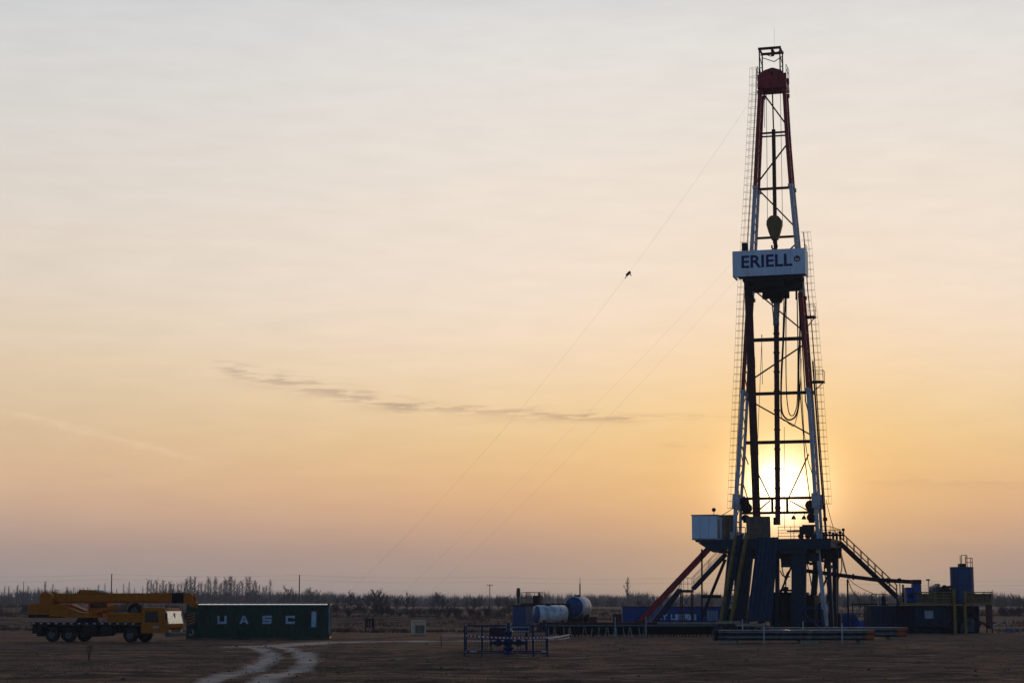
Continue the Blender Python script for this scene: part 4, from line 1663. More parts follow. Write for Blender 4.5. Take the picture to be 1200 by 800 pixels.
    mb = MB().box(L0.x, L1.x, -4.05, -3.15, L0.z - .28, L0.z - .05)
    mb.build('landing', DARK, e, off)
    mb = MB()
    for x in (L0.x + .08, L1.x - .08):
        for yy in (-4.0, -3.2):
            mb.bar((x, yy, -.05), (x, yy, L0.z - .281), .1)
    for za, zb_ in ((.3, 1.7), (1.9, L0.z - .4)):
        mb.bar((L0.x + .08, -4.0, za), (L1.x - .08, -4.0, zb_), .05)
        mb.bar((L1.x - .08, -3.95, za), (L0.x + .08, -3.95, zb_), .05)
        mb.bar((L0.x + .08, -4.0, zb_ + .08), (L1.x - .08, -4.0, zb_ + .08), .05)
    mb.build('tower_leg', DARK, e, off)
    mb = MB()
    rail_run(mb, [(L0.x, -4.03, L0.z - .05), (L1.x, -4.03, L0.z - .05)], post=.4, r=.022)
    mb.build('landing_rail', DARK, e, off)

    # right stair
    e, off = rig_thing('right_stair', 'long straight stair with yellow handrails falling from the rig floor to the right', 'stair', (Q(1050, 735, 2.4).x, 2.4, 0))
    a, b = Q(984.5, 636, 2.4), Q(1051, 699, 2.4)
    mb = MB()
    for yy in (-.45, .45):
        mb.bar(a + Vector((0, yy, 0)), b + Vector((0, yy, 0)), .09, .42)
    mb.build('stringer', DARK, e, off)
    st, rl = MB(), MB()
    n = int((a.z - b.z) / .24)
    for k in range(1, n):
        c = a.lerp(b, k / n)
        st.box(c.x - .15, c.x + .15, c.y - .4, c.y + .4, c.z - .02, c.z + .02)
    st.build('tread', DARK, e, off)
    for yy in (-.45, .45):
        o = Vector((0, yy, 0))
        for k in range(9):
            c = a.lerp(b, k / 8) + o
            rl.tube(c, c + Vector((0, 0, 1.15)), .035, 5)
        for hh in (.6, 1.15):
            rl.tube(a + o + Vector((0, 0, hh)), b + o + Vector((0, 0, hh)), .035, 5)
    rl.build('handrail', YELLOW, e, off)
    mb = MB()
    for yy in (-.45, .45):
        mb.bar(b + Vector((.05, yy, -.1)), Vector((b.x + .05, 2.4 + yy, -.05)), .12)
    mb.build('support_post', DARK, e, off)
    # flow line
    e, off = rig_thing('flow_line', 'dark flow pipe running from under the rig floor to the mud tanks', 'pipe', Q(945, 669, 0))
    mb = MB().path([Q(945, 668.5, 0), Q(980, 673, 0), Q(1027, 679, 0), Q(1062, 681, 0), Q(1073, 681.5, 0)], .19, 10)
    mb.build('pipe', DARK, e, off)
    mb = MB()
    for px, py in ((962, 671), (1000, 675.5), (1040, 680)):
        p = Q(px, py, 0)
        mb.tube(p - Vector((.08, 0, 0)), p + Vector((.08, 0, 0)), .28, 12)
    mb.build('flange', DARK, e, off)
    mb = MB()
    p = Q(1058, 682, 0)
    mb.tube((p.x, 0, p.z - .2), (p.x, 0, 2.5), .09, 6)
    mb.build('support_post', DARK, e, off)
    mb = MB()
    p = Q(993, 676, 0)
    mb.tube((p.x, 0, p.z - .2), (p.x, 0, -.05), .08, 6)
    mb.build('support_post', DARK, e, off)

    def hang(name, label, pxs, r, yl):
        mb = MB().path(smooth_line([Q(px, py, yl) for px, py in pxs], 6), r, 6)
        o = mb.build(name, DARK)
        o.location = RIG0
        o.rotation_euler = (0, 0, RIG_RZ)
        tag(o, label, 'hose')
    hang('drape_hose', 'black hose draped from stair head nearest the rig leg, in a short loop', [(983, 641), (986, 655), (986, 668), (981, 682)], .05, -2.2)
    hang('drape_hose', 'black hose hanging from stair head in a long curve to the ground', [(984, 641), (991, 668), (997, 688), (1006, 702), (1009, 712)], .04, -1.6)
    hang('drape_hose', 'black cable slung from stair head across to the mud tank railing', [(985, 641), (990, 668), (999, 682), (1014, 691), (1028, 697)], .03, -1.2)
    p0 = Q(967.8, 590, .5)
    hang('stay_rope', 'thin rope slanting from right mast leg down to stair head', [(968, 585), (973, 606), (980, 628)], .03, -1.0)


build_floor_things()


def build_guys():
    def cat_line(a, b, sag, n=40):
        return [a.lerp(b, k / n) - Vector((0, 0, 4 * sag * (k / n) * (1 - k / n))) for k in range(n + 1)]
    specs = [('long guy wire running from the derrick crown to the ground far left, carrying a clamp', (889, 104), YB, (362, 735), 205.0, 3.7, .0052),
             ('upper of two guy wires from the left end of the racking board', (866, 300), -1.4, (428, 734), 205.0, .7, .0038),
             ('lower of two guy wires from the left end of the racking board', (868, 322), -1.4, (458, 735), 198.0, .9, .0038)]
    for lab, (px, py), yl, (gx, gy), D, sag, r in specs:
        a = rig_world(Q(px, py, yl))
        b = at(gx, gy, D)
        b.z = -.05
        mb = MB().path(cat_line(a, b, sag), r, 5)
        o = mb.build('guy_wire', CABLE)
        tag(o, lab, 'guy wire')
        if sag > 2:
            t = 0.274
            c = a.lerp(b, t) - Vector((0, 0, 4 * sag * t * (1 - t)))
            e = thing('wire_clamp', 'small dark clamp block sitting on the long guy wire', 'clamp', c)
            m2 = MB()
            m2.bar((-.2, 0, -.2), (.2, 0, .2), .14, .26)
            m2.tube((-.1, 0, -.15), (-.32, -.1, -.5), .05, 5)
            m2.tube((.12, 0, .1), (.3, .1, -.22), .05, 5)
            m2.build('clamp_body', DARK, e)


build_guys()
# ------------------------------------------------------------------ truck crane
def build_crane():
    c0 = at(122, 750, 131)
    e = thing('truck_crane', 'ochre yellow truck crane parked with its boom lowered over the cab', 'truck crane', (c0.x, c0.y, 0), math.radians(-17))
    B = lambda mb, name, m, par=e, **k: mb.build(name, m, par, **k)
    CREAM = mat('cab_cream', (0.62, 0.58, 0.48), .4, dirt=(.25, .2, .15))
    # X forward (nose at +), near side is -Y
    mb = MB()
    mb.box(-4.9, 3.6, -.45, .45, .75, 1.12)
    mb.box(-4.9, -4.6, -1.2, 1.2, .55, 1.15)
    for x in (-3.4, -2.1, -.3, 2.6):
        mb.box(x - .1, x + .1, -1.1, 1.1, .62, .80)
    B(mb, 'chassis', DARK)
    mb = MB()
    mb.box(-4.95, 3.35, -1.25, 1.25, 1.16, 1.32)
    dk = B(mb, 'deck', DARK)
    mb = MB()
    for k in range(28):
        if k % 2 == 0:
            x = -4.9 + k * .295
            mb.box(x, x + .2, -1.262, -1.249, 1.20, 1.29)
    B(mb, 'reflector_strip', mat('reflector', (.55, .40, .38), .4), dk)
    # outrigger boxes, tanks and steps under the deck
    for x0, x1 in ((-4.55, -4.15), (-.95, .1)):
        mb = MB().cbox(x0, x1, -1.24, 1.24, .36, 1.14, .04)
        mb.box(x0 + .08, x1 - .08, -1.28, -1.241, .45, 1.0)
        B(mb, 'outrigger', DARK)
    mb = MB().cbox(.35, 1.25, -1.2, -.5, .5, 1.1, .06)
    for x in (1.5, 1.8, 2.1):
        mb.box(x, x + .05, -1.2, -.6, .6, 1.15)
    mb.box(1.45, 2.2, -1.22, -.9, .62, .68)
    B(mb, 'fuel_tank', DARK)
    mb = MB()
    for x in (-3.95, -1.5):
        mb.prism([(x - .3, 1.0), (x + .3, 1.0), (x + .2, 1.15), (x - .2, 1.15)], -1.2, -.7)
    B(mb, 'mudguard', DARK)
    tyre = MB().lathe([(.28, -.17), (.46, -.17), (.52, -.12), (.52, .12), (.46, .17), (.28, .17), (.28, -.17)], (0, 0, 0), 'y', 24, caps=False)
    rim = MB().lathe([(.0, -.06), (.1, -.10), (.14, -.04), (.24, -.03), (.29, -.14), (.30, -.15), (.30, .1), (.0, .1)], (0, 0, 0), 'y', 20)
    for k in range(8):
        a = k * math.pi / 4
        rim.lathe([(.02, -.05), (.02, -.09), (.0, -.09)], (.17 * math.cos(a), -.01, .17 * math.sin(a)), 'y', 6)
    proto = None
    for x in (-3.4, -2.1, 2.6):
        for s in (-1, 1):
            if proto is None:
                w = bpy.data.objects.new('wheel', None)
                COL.objects.link(w)
                w.parent = e
                B(tyre, 'tyre', RUBBER, w)
                B(rim, 'rim', mat('rim_grey', (.20, .17, .145), .5, .2, dirt=SOIL), w)
                proto = w
            else:
                w = dup(proto, parent=e)
            w.location = (x, s * 1.02, .50)
            w.rotation_euler = (0, 0, 0 if s < 0 else math.pi)
    # cab
    side = [(3.45, .62), (5.35, .62), (5.42, 1.15), (5.22, 2.1), (5.0, 2.32), (3.45, 2.32)]
    mb = MB().prism(side, -1.2, 1.2)
    cab = B(mb, 'cab', OCHRE)
    mb = MB().prism([(3.72, 1.35), (4.75, 1.35), (4.65, 2.08), (3.72, 2.08)], -1.215, -1.19)
    B(mb, 'door_window', GLASS, cab)
    mb = MB().box(3.66, 4.85, -1.208, -1.195, .70, 1.3)
    mb.box(4.6, 4.75, -1.23, -1.2, 1.14, 1.18)
    B(mb, 'door', OCHRE, cab)
    mb = MB().box(4.35, 4.78, -1.216, -1.2, .95, 1.1)
    B(mb, 'door_badge', mat('badge_grey', (.35, .34, .33), .5), cab)
    ws = [(5.435, 1.2), (5.235, 2.1), (5.01, 2.32), (5.03, 2.33), (5.255, 2.115), (5.455, 1.2)]
    mb = MB().prism([(5.41, 1.25), (5.235, 2.08), (5.26, 2.085), (5.435, 1.25)], -1.05, 1.05)
    B(mb, 'windshield', mat('sky_reflection_metal', (.97, .93, .84), .18, .9, var=.05), cab)  # pale mirror metal instead of glass, stands in for reflected bright sky
    mb = MB()
    for yy in (-1.16, 1.10):
        mb.prism([(5.41, 1.2), (5.2, 2.15), (5.26, 2.15), (5.45, 1.2)], yy, yy + .06)
    mb.box(5.3, 5.36, -.05, .05, 1.5, 1.95)
    B(mb, 'windshield_pillar', CREAM, cab)
    mb = MB().box(5.40, 5.44, -.8, .8, .86, .98)
    B(mb, 'grille', DARK, cab)
    for s in (-1, 1):
        mb = MB().lathe([(.05, .06), (.13, .05), (.14, 0)], (5.42, s * .85, .72), 'x', 12)
        B(mb, 'headlight', mat('lamp_lens', (.6, .58, .5), .2), cab)
        mb = MB().tube((5.25, s * 1.2, 1.95), (5.45, s * 1.42, 1.95), .02, 5)
        mb.cbox(5.40, 5.48, s * 1.42 - .1, s * 1.42 + .1, 1.55, 1.97, .02)
        B(mb, 'mirror', DARK, cab)
    mb = MB().cbox(5.25, 5.62, -1.22, 1.22, .38, .66, .05)
    B(mb, 'bumper', mat('bumper_grey', (.10, .085, .07), .5, dirt=SOIL))
    # engine cover and spare wheel
    mb = MB().cbox(.75, 3.40, -1.1, 1.1, 1.325, 1.98, .06)
    for k in range(9):
        mb.box(1.0 + k * .12, 1.05 + k * .12, -1.125, -1.1, 1.5, 1.85)
    B(mb, 'engine_cover', OCHRE)
    sp = dup(proto, parent=e)
    sp.name = 'spare_wheel'
    sp.location = (2.6, -.5, 2.12)
    sp.rotation_euler = (math.radians(8), 0, 0)
    # turntable
    mb = MB().lathe([(.85, 0), (.85, .12), (.72, .14), (.72, .30)], (-1.3, 0, 1.325), 'z', 24)
    B(mb, 'slew_ring', DARK)
    mb = MB().prism([(-5.35, 1.85), (-3.6, 1.72), (-.4, 1.63), (-.4, 1.9), (-1.6, 2.05), (-2.9, 2.55), (-5.1, 2.58), (-5.35, 2.45)], -1.05, -.42)
    mb.prism([(-5.35, 1.85), (-3.6, 1.72), (-.4, 1.63), (-.4, 1.9), (-1.6, 2.05), (-2.9, 2.55), (-5.1, 2.58), (-5.35, 2.45)], .42, 1.05)
    mb.box(-5.3, -4.2, -.42, .42, 1.86, 2.4)
    mb.box(-2.9, -.5, -.42, .42, 1.66, 1.8)
    B(mb, 'turntable', OCHRE)
    mb = MB().box(-5.33, -3.7, -1.08, 1.08, 1.62, 1.845)
    B(mb, 'counterweight', DARK)
    # boom
    mb = MB()
    def boom(x0, x1, h, w, z, zr):
        # octagonal box section
        hh, ww = h / 2, w / 2
        sec = [(-ww, -hh * .6), (-ww * .6, -hh), (ww * .6, -hh), (ww, -hh * .6), (ww, hh * .8), (ww * .85, hh), (-ww * .85, hh), (-ww, hh * .8)]
        vs = [(x0, a, z + b) for a, b in sec] + [(x1, a, zr + b) for a, b in sec]
        mb.add(vs, [tuple(range(8)), tuple(range(15, 7, -1))] + [(i, (i + 1) % 8, 8 + (i + 1) % 8, 8 + i) for i in range(8)])
    boom(-3.9, 5.3, .66, .6, 2.95, 2.98)
    bm_ = B(mb, 'boom', OCHRE)
    mb = MB()
    boom(5.302, 5.75, .56, .5, 2.97, 2.97)
    boom(5.76, 6.1, .48, .42, 2.96, 2.96)
    for x in (5.3, 5.62, 5.86):
        mb.box(x - .05, x + .05, -.33, .33, 2.62, 3.32)
    B(mb, 'boom_section', DARK, bm_)
    mb = MB().prism([(6.1, 3.22), (6.55, 3.32), (6.75, 3.1), (6.95, 2.45), (6.75, 2.35), (6.3, 2.65), (6.1, 2.7)], -.26, -.2)
    mb.prism([(6.1, 3.22), (6.55, 3.32), (6.75, 3.1), (6.95, 2.45), (6.75, 2.35), (6.3, 2.65), (6.1, 2.7)], .2, .26)
    for x, z in ((6.78, 2.55), (6.45, 3.1)):
        mb.lathe([(.05, -.19), (.24, -.17), (.2, 0), (.24, .17), (.05, .19)], (x, 0, z), 'y', 14)
    B(mb, 'boom_head', OCHRE, bm_)
    mb = MB().box(-1.9, -.1, -.2, .2, 3.285, 3.40)
    mb.prism([(-2.1, 3.285), (.3, 3.285), (-.1, 3.5), (-1.8, 3.55)], -.32, -.2)
    B(mb, 'boom_bracket', OCHRE, bm_)
    mb = MB().prism([(-.8, 3.48), (.55, 3.29), (.6, 3.33), (-.6, 3.56)], -.36, -.325)
    B(mb, 'boom_plate', CREAM, bm_)
    # lift ram
    mb = MB().tube((-1.4, 0, 1.85), (1.0, 0, 2.40), .16, 10)
    B(mb, 'ram_cylinder', OCHRE)
    mb = MB().tube((1.0, 0, 2.40), (1.9, 0, 2.64), .09, 10)
    B(mb, 'ram_rod', STEEL)
    # winch hump at the tail and operator's cab on the far side
    mb = MB().prism([(-4.7, 2.58), (-3.75, 2.58), (-3.6, 2.9), (-3.85, 3.25), (-4.25, 3.42), (-4.7, 3.2)], -.75, -.35)
    mb.lathe([(.1, -.4), (.36, -.38), (.36, .38), (.1, .4)], (-4.2, 0, 2.85), 'y', 16)
    mb.prism([(-4.7, 2.58), (-3.75, 2.58), (-3.6, 2.9), (-3.85, 3.25), (-4.25, 3.42), (-4.7, 3.2)], .35, .75)
    B(mb, 'winch', OCHRE)
    mb = MB().prism([(-1.9, 1.66), (-.5, 1.66), (-.35, 2.3), (-.65, 3.35), (-1.9, 3.35)], 1.06, 1.9)
    oc = B(mb, 'operator_cab', OCHRE)
    mb = MB().prism([(-1.75, 2.3), (-.42, 2.3), (-.68, 3.25), (-1.75, 3.25)], 1.045, 1.06)
    B(mb, 'window', GLASS, oc)
    # hook block stowed at the nose
    mb = MB()
    mb.tube((6.75, 0, 2.4), (6.6, 0, 1.95), .02, 5)
    B(mb, 'hoist_rope', CABLE)
    mb = MB()
    for s in (-.14, .1):
        mb.prism([(6.35, 1.95), (6.95, 1.95), (7.0, 1.2), (6.75, .85), (6.35, 1.2)], s, s + .05)
    mb.cur = 1
    for k in range(4):
        z = 1.15 + k * .2
        mb.prism([(6.37, z), (6.96, z + .18), (6.96, z + .28), (6.37, z + .1)], -.152, -.141)
    hk = B(mb, 'hook_block', [mat('hook_black', (.02, .02, .02), .5), mat('hook_orange', (.42, .14, .03), .5)])
    hk2 = MB().path([(6.7, 0, .95), (6.7, 0, .75)] + [(6.62 + .14 * math.sin(a), 0, .6 + .15 * math.cos(a)) for a in np.linspace(.6, 4.6, 9)], .045, 7)
    B(hk2, 'hook', STEEL, hk)


build_crane()


# ------------------------------------------------------------------ green shipping container
def build_container():
    L0, W0, H0 = 12.19, 2.44, 2.59
    p = at(303, 747, 141.0)
    e = thing('shipping_container', 'long dark green corrugated shipping container lettered UASC', 'container', (p.x, p.y, 0), math.radians(1.5))
    GREEN = mat('container_green', (0.008, 0.055, 0.027), .55, var=.35, scale=1.2, dirt=(0.045, 0.024, 0.014), dirt_amt=.35)
    x0, x1 = -5.36, 5.24
    prof, x, k = [], x0 + .12, 0
    while x < x1 - .12:
        d = .036 if k % 2 else 0
        prof += [(x, d), (min(x + .07, x1 - .1), d)]
        x += .139
        k += 1
    mb = MB()
    for yy, sgn in ((0.03, 1), (W0 - .03, -1)):
        vs = []
        for q, d in prof:
            vs += [(q, yy + sgn * d, .16), (q, yy + sgn * d, H0 - .1)]
        n = len(prof)
        mb.add(vs, [(2 * i, 2 * i + 2, 2 * i + 3, 2 * i + 1) for i in range(n - 1)])
    mb.box(x0 + .06, x0 + .1, .05, W0 - .05, .15, H0 - .08)
    mb.build('side_wall', GREEN, e)
    mb = MB()
    for xx in (x0, x1 - .13):
        for yy in (0, W0 - .13):
            mb.box(xx, xx + .13, yy, yy + .13, .119, H0 - .119)
    for yy in (0.002, W0 - .102):
        mb.box(x0 + .131, x1 - .131, yy, yy + .1, .02, .17)
        mb.box(x0 + .131, x1 - .131, yy, yy + .08, H0 - .2, H0 - .10)
    for xx in (x0 + .002, x1 - .12):
        mb.box(xx, xx + .11, .131, W0 - .131, .02, .17)
        mb.box(xx, xx + .11, .131, W0 - .131, H0 - .11, H0 - .01)
    mb.build('frame', GREEN, e)
    for xx in (x0 - .004, x1 - .17):
        for yy in (-.004, W0 - .158):
            for zz in (0, H0 - .117):
                MB().box(xx, xx + .178, yy, yy + .162, zz, zz + .118).build('corner_casting', GREEN, e)
    mb = MB()
    mb.prism([(.085, H0 - .105), (.085, H0 - .09), (.5, H0 - .03), (W0 - .5, H0 - .03), (W0 - .085, H0 - .09), (W0 - .085, H0 - .105)], x0 + .14, x1 - .14, 'x')
    for k in range(24):
        x = x0 + .3 + k * .49
        mb.box(x, x + .2, .64, W0 - .64, H0 - .033, H0 - .02)
    mb.build('roof', mat('roof_highlight_metal', (.78, .76, .72), .3, .9, var=.1), e)  # bright metal and sloped rim, shaped to throw a sky highlight along the edge
    for s in (0, 1):
        mb = MB()
        ya = .14 + s * (W0 / 2 - .13)
        mb.box(x1 - .07, x1 - .03, ya, ya + W0 / 2 - .16, .18, H0 - .12)
        d = mb.build('door', mat('door_dark', (.012, .03, .026), .5, dirt=(.03, .025, .02)), e)
        lb = MB()
        for q in (.3, .8):
            lb.tube((x1 + .01, ya + q, .15), (x1 + .01, ya + q, H0 - .12), .02, 6)
            lb.box(x1 - .028, x1 + .02, ya + q - .05, ya + q + .05, .9, 1.0)
        lb.build('locking_bar', STEEL, d)
    LET = mat('letter_white', (0.50, 0.54, 0.60), .5, dirt=(.25, .27, .3))
    # extended block letters, cut as mitred strokes
    def glyph(ch, cx_, z0, w, h, t):
        mb = MB()
        X = lambda u: cx_ + (u - .5) * w
        Z = lambda v: z0 + v * h
        tu, tv = t / w, t / h
        bars = {'U': [(0, tv, tu, 1), (1 - tu, tv, 1, 1), (0, 0, 1, tv)],
                'S': [(0, 0, 1, tv), (0, .5 - tv / 2, 1, .5 + tv / 2), (0, 1 - tv, 1, 1), (0, .5 + tv / 2, tu, 1 - tv), (1 - tu, tv, 1, .5 - tv / 2), (1 - tu, .72, 1, 1 - tv), (0, tv, tu, .28)],
                'C': [(0, 0, 1, tv), (0, 1 - tv, 1, 1), (0, tv, tu, 1 - tv), (1 - tu, .68, 1, 1 - tv), (1 - tu, tv, 1, .32)]}
        if ch == 'A':
            mb.prism([(X(0), Z(0)), (X(tu * 1.1), Z(0)), (X(.5 + tu * .35), Z(1)), (X(.5 - tu * .55), Z(1))], -.012, .026)
            mb.prism([(X(1 - tu * 1.1), Z(0)), (X(1), Z(0)), (X(.5 + tu * .55), Z(1)), (X(.5 - tu * .35), Z(1))], -.0125, .026)
            mb.box(X(.22), X(.78), -.0115, .026, Z(.2), Z(.2 + tv * .85))
        else:
            for a, b, c, d in bars[ch]:
                mb.box(X(a), X(c), -.012, .026, Z(b), Z(d))
        return mb
    s = 15.62
    for ch, px in (('U', 259.5), ('A', 285), ('S', 311.5), ('C', 338.5)):
        xx = (px - 303) / s + .05
        glyph(ch, xx, 1.10, .68, .60, .16).build('lettering', LET, e)
    mb = MB().box((363 - 303) / s + .05, (368.6 - 303) / s + .05, -.012, .026, .86, 2.0)
    mb.build('code_panel', LET, e)
    mb = MB().box((360.5 - 303) / s, (369 - 303) / s + .05, -.010, .026, 2.08, 2.28)
    mb.build('code_panel', mat('label_dark', (.015, .02, .02), .5), e, label='small dark panel above the white one')
    mb = MB().box((377 - 303) / s + .4, (379 - 303) / s + .4, -.010, .02, 1.9, 2.2)
    mb.box((381 - 303) / s + .18, (382 - 303) / s + .2, -.010, .02, .5, 2.1)
    mb.build('marking', mat('faded_white', (.3, .33, .33), .6), e)
    mb = MB().box((277 - 303) / s, (295 - 303) / s, -.008, .026, .18, .62)
    mb.build('forklift_patch', mat('patch_green', (.008, .035, .028), .6), e)


build_container()


# ------------------------------------------------------------------ small things in the yard
def build_yard():
    # plywood crate
    p = at(491, 741, 158)
    e = thing('plywood_crate', 'pale plywood box with a square opening standing alone in the yard', 'crate', (p.x, p.y, 0), .12)
    mb = MB()
    mb.box(-.58, .58, 0, .05, 0, .12)
    mb.box(-.58, -.30, 0, .05, .12, 1.15)
    mb.box(.44, .58, 0, .05, .12, 1.15)
    mb.box(-.30, .44, 0, .05, .78, 1.15)
    mb.box(-.58, -.53, .051, 1.1, 0, 1.15)
    mb.box(.53, .58, .051, 1.1, 0, 1.15)
    mb.box(-.52, .52, 1.05, 1.1, 0, 1.15)
    mb.build('box_wall', mat('plywood', (.85, .50, .28), .8, var=.12), e)
    mb = MB().box(-.62, .62, -.03, 1.14, 1.152, 1.2)
    mb.build('lid', mat('plywood', (.72, .45, .26), .8, var=.12), e)
    mb = MB().box(-.22, .36, .12, .2, .03, .76)
    mb.build('inner_board', mat('ply_dark', (.34, .20, .12), .8), e)
    # dark board on legs
    p = at(433, 735, 175)
    e = thing('board_stand', 'small dark slatted stand on legs left of the plywood crate', 'stand', (p.x, p.y, 0), .1)
    for x in (-.38, .38):
        mb = MB().box(x - .05, x + .05, -.05, .05, -.05, 1.28)
        mb.build('leg', DARK, e)
    mb = MB()
    for k in range(3):
        mb.box(-.30 + k * .24, -.14 + k * .24, -.02, .02, .35, 1.22)
    mb.box(-.33, .33, -.015, .015, 1.0, 1.1)
    mb.build('board', DARK, e)
    mb = MB().box(-.02, .1, -.06, -.021, .02, .2)
    mb.build('notice', PALE, e)

    # blue fence pen round the capped wellhead
    a, b = at(544.5, 767, 96), at(641.5, 767, 96)
    cx_, cy_ = (a.x + b.x) / 2, (a.y + b.y) / 2
    w = (b - a).length
    FB = mat('fence_blue', (0.012, 0.035, 0.085), .5, dirt=(.04, .04, .05))
    e = thing('fence_pen', 'blue steel fence pen with mesh panels around the dark wellhead', 'fence', (cx_, cy_, 0), math.atan2(b.y - a.y, b.x - a.x))
    d = 3.2
    hx = w / 2
    def panel(p0, p1, name='fence_panel'):
        p0, p1 = Vector(p0), Vector(p1)
        mb = MB()
        up = Vector((0, 0, 1))
        mb.bar(p0 + up * 1.5, p1 + up * 1.5, .05)
        mb.bar(p0 + up * .16, p1 + up * .16, .06)
        n = int((p1 - p0).length / .11)
        for k in range(1, n):
            q = p0.lerp(p1, k / n)
            mb.tube(q + up * .19, q + up * 1.475, .008, 4, caps=False)
        for z in (.5, .85, 1.2):
            mb.tube(p0 + up * z, p1 + up * z, .0045, 4, caps=False)
        mb.build(name, FB, e)
    xs = [-hx, -hx + w * .205, -hx + w * .53, -hx + w * .83, hx]
    for x0, x1 in zip(xs[:-1], xs[1:]):
        panel((x0 + .04, 0, 0), (x1 - .04, 0, 0))
        panel((x0 + .04, d, 0), (x1 - .04, d, 0))
    panel((-hx, .04, 0), (-hx, d - .04, 0))
    panel((hx, .04, 0), (hx, d - .04, 0))
    for yy in (0, d):
        for x in xs:
            mb = MB().bar((x, yy, -.05), (x, yy, 1.56), .08 if x in (-hx, hx, xs[3]) else .06)
            mb.build('post', FB, e)
    for x in (-hx + .25, hx - .3):
        mb = MB().box(x, x + .35, -.035, -.031, .2, .26)
        mb.build('bottom_strip', PALE, e)
    # wellhead valve tree
    p = at(596, 766, 98.2)
    e = thing('wellhead', 'dark blue wellhead valve tree inside the fence pen', 'wellhead', (p.x, p.y, 0), 0)
    WB = mat('well_blue', (0.015, 0.035, 0.11), .45, dirt=(.03, .03, .03))
    mb = MB().lathe([(.34, -.05), (.34, .1), (.20, .12), (.20, .3), (.30, .31), (.30, .38), (.16, .4), (.16, .55), (.24, .56), (.24, .9), (.16, .92), (.16, 1.1), (.22, 1.11), (.22, 1.2), (.12, 1.22), (.12, 1.6), (.05, 1.65)], (0, 0, 0), 'z', 18)
    mb.build('spool', WB, e)
    for s in (-1, 1):
        mb = MB().tube((s * .2, 0, .62), (s * .95, 0, .62), .085, 10)
        for q in (.38, .62, .9):
            mb.tube((s * q, 0, .62), (s * (q + .07), 0, .62), .14, 12)
        mb.cbox(s * .5 - .1, s * .5 + .1, -.14, .14, .48, .76, .02)
        mb.build('wing_valve', WB, e)
        hw = MB().ring((s * .5, -.32, .62), (0, 1, 0), .16, .018, 18, 5)
        hw.tube((s * .5, -.32, .62), (s * .5, -.13, .62), .02, 6)
        for k in range(4):
            a_ = k * math.pi / 2
            hw.tube((s * .5, -.32, .62), (s * .5 + .15 * math.cos(a_), -.32, .62 + .15 * math.sin(a_)), .012, 4)
        hw.build('handwheel', DARK, e)
    # dark red board leaning inside the pen
    p = at(583.5, 762, 99.6)
    e = thing('red_board', 'dark red board panel inside the fence pen left of the wellhead', 'board', (p.x, p.y, 0), 0)
    mb = MB().box(-.44, .44, 0, .03, .75, 1.36)
    mb.build('panel', mat('board_red', (.10, .025, .022), .6, dirt=(.05, .03, .03)), e)
    for x in (-.35, .35):
        mb = MB().box(x - .025, x + .025, .031, .08, -.03, 1.3)
        mb.build('leg', DARK, e)
    # white pipe rails behind the wellhead
    p = at(604, 760, 103)
    e = thing('white_rack', 'low rack of pale horizontal pipes behind the wellhead', 'rack', (p.x, p.y, 0), 0)
    mb = MB()
    for z in (1.12, 1.36):
        mb.tube((-.6, 0, z), (.75, 0, z), .045, 8)
    mb.build('pipe', PALE, e)
    for x in (-.5, .6):
        mb = MB().box(x - .04, x + .04, .046, .1, -.05, 1.42)
        mb.build('leg', DARK, e)
    # striped tape
    mb = MB()
    pts = [(517, 744, 118), (545, 744.5, 97.0), (596, 747, 96.0), (641, 746.5, 94.8), (655, 745.5, 108), (668, 743, 130)]
    W3 = [at(*q) for q in pts]
    line = smooth_line(W3, 22)
    # keep it on the fence line just in front of the posts
    acc = 0
    for a, b in zip(line[:-1], line[1:]):
        n = max(1, int((b - a).length / .18))
        for k in range(n):
            p, q = a.lerp(b, k / n), a.lerp(b, (k + 1) / n)
            mb.cur = acc % 2
            acc += 1
            o, h = Vector((0, -.09, 0)), Vector((0, 0, .04))
            tw = Vector((0, .012 * math.sin(acc * .7), 0))
            mb.add([p + o - h - tw, q + o - h - tw, q + o + h + tw, p + o + h + tw, p + o - h + Vector((0, .004, 0)) - tw, q + o - h + Vector((0, .004, 0)) - tw, q + o + h + Vector((0, .004, 0)) + tw, p + o + h + Vector((0, .004, 0)) + tw],
                   [(0, 1, 2, 3), (7, 6, 5, 4), (0, 4, 5, 1), (2, 6, 7, 3)])
    o = mb.build('barrier_tape', [mat('tape_white', (.72, .70, .70), .5), mat('tape_red', (.45, .03, .04), .5)])
    tag(o, 'red and white striped barrier tape strung along the fence pen', 'tape')
    p = at(517, 744, 118)
    e = thing('tape_stake', 'thin dark stake holding the left end of the striped tape', 'stake', (p.x, p.y, 0))
    MB().tube((0, 0, -.05), (0, 0, p.z + .12), .025, 6).build('stake', DARK, e)
    # white hose curl lying at the catwalk foot
    o = MB().path(smooth_line([on_ground(643, 749.5), on_ground(652, 750), on_ground(660, 749.5), on_ground(667, 748.2)], 6), .05, 6).build('hose_end', PALE)
    for v in o.data.vertices:
        v.co.z += .08
    tag(o, 'pale curved hose end lying at the left foot of the catwalk', 'hose')


build_yard()


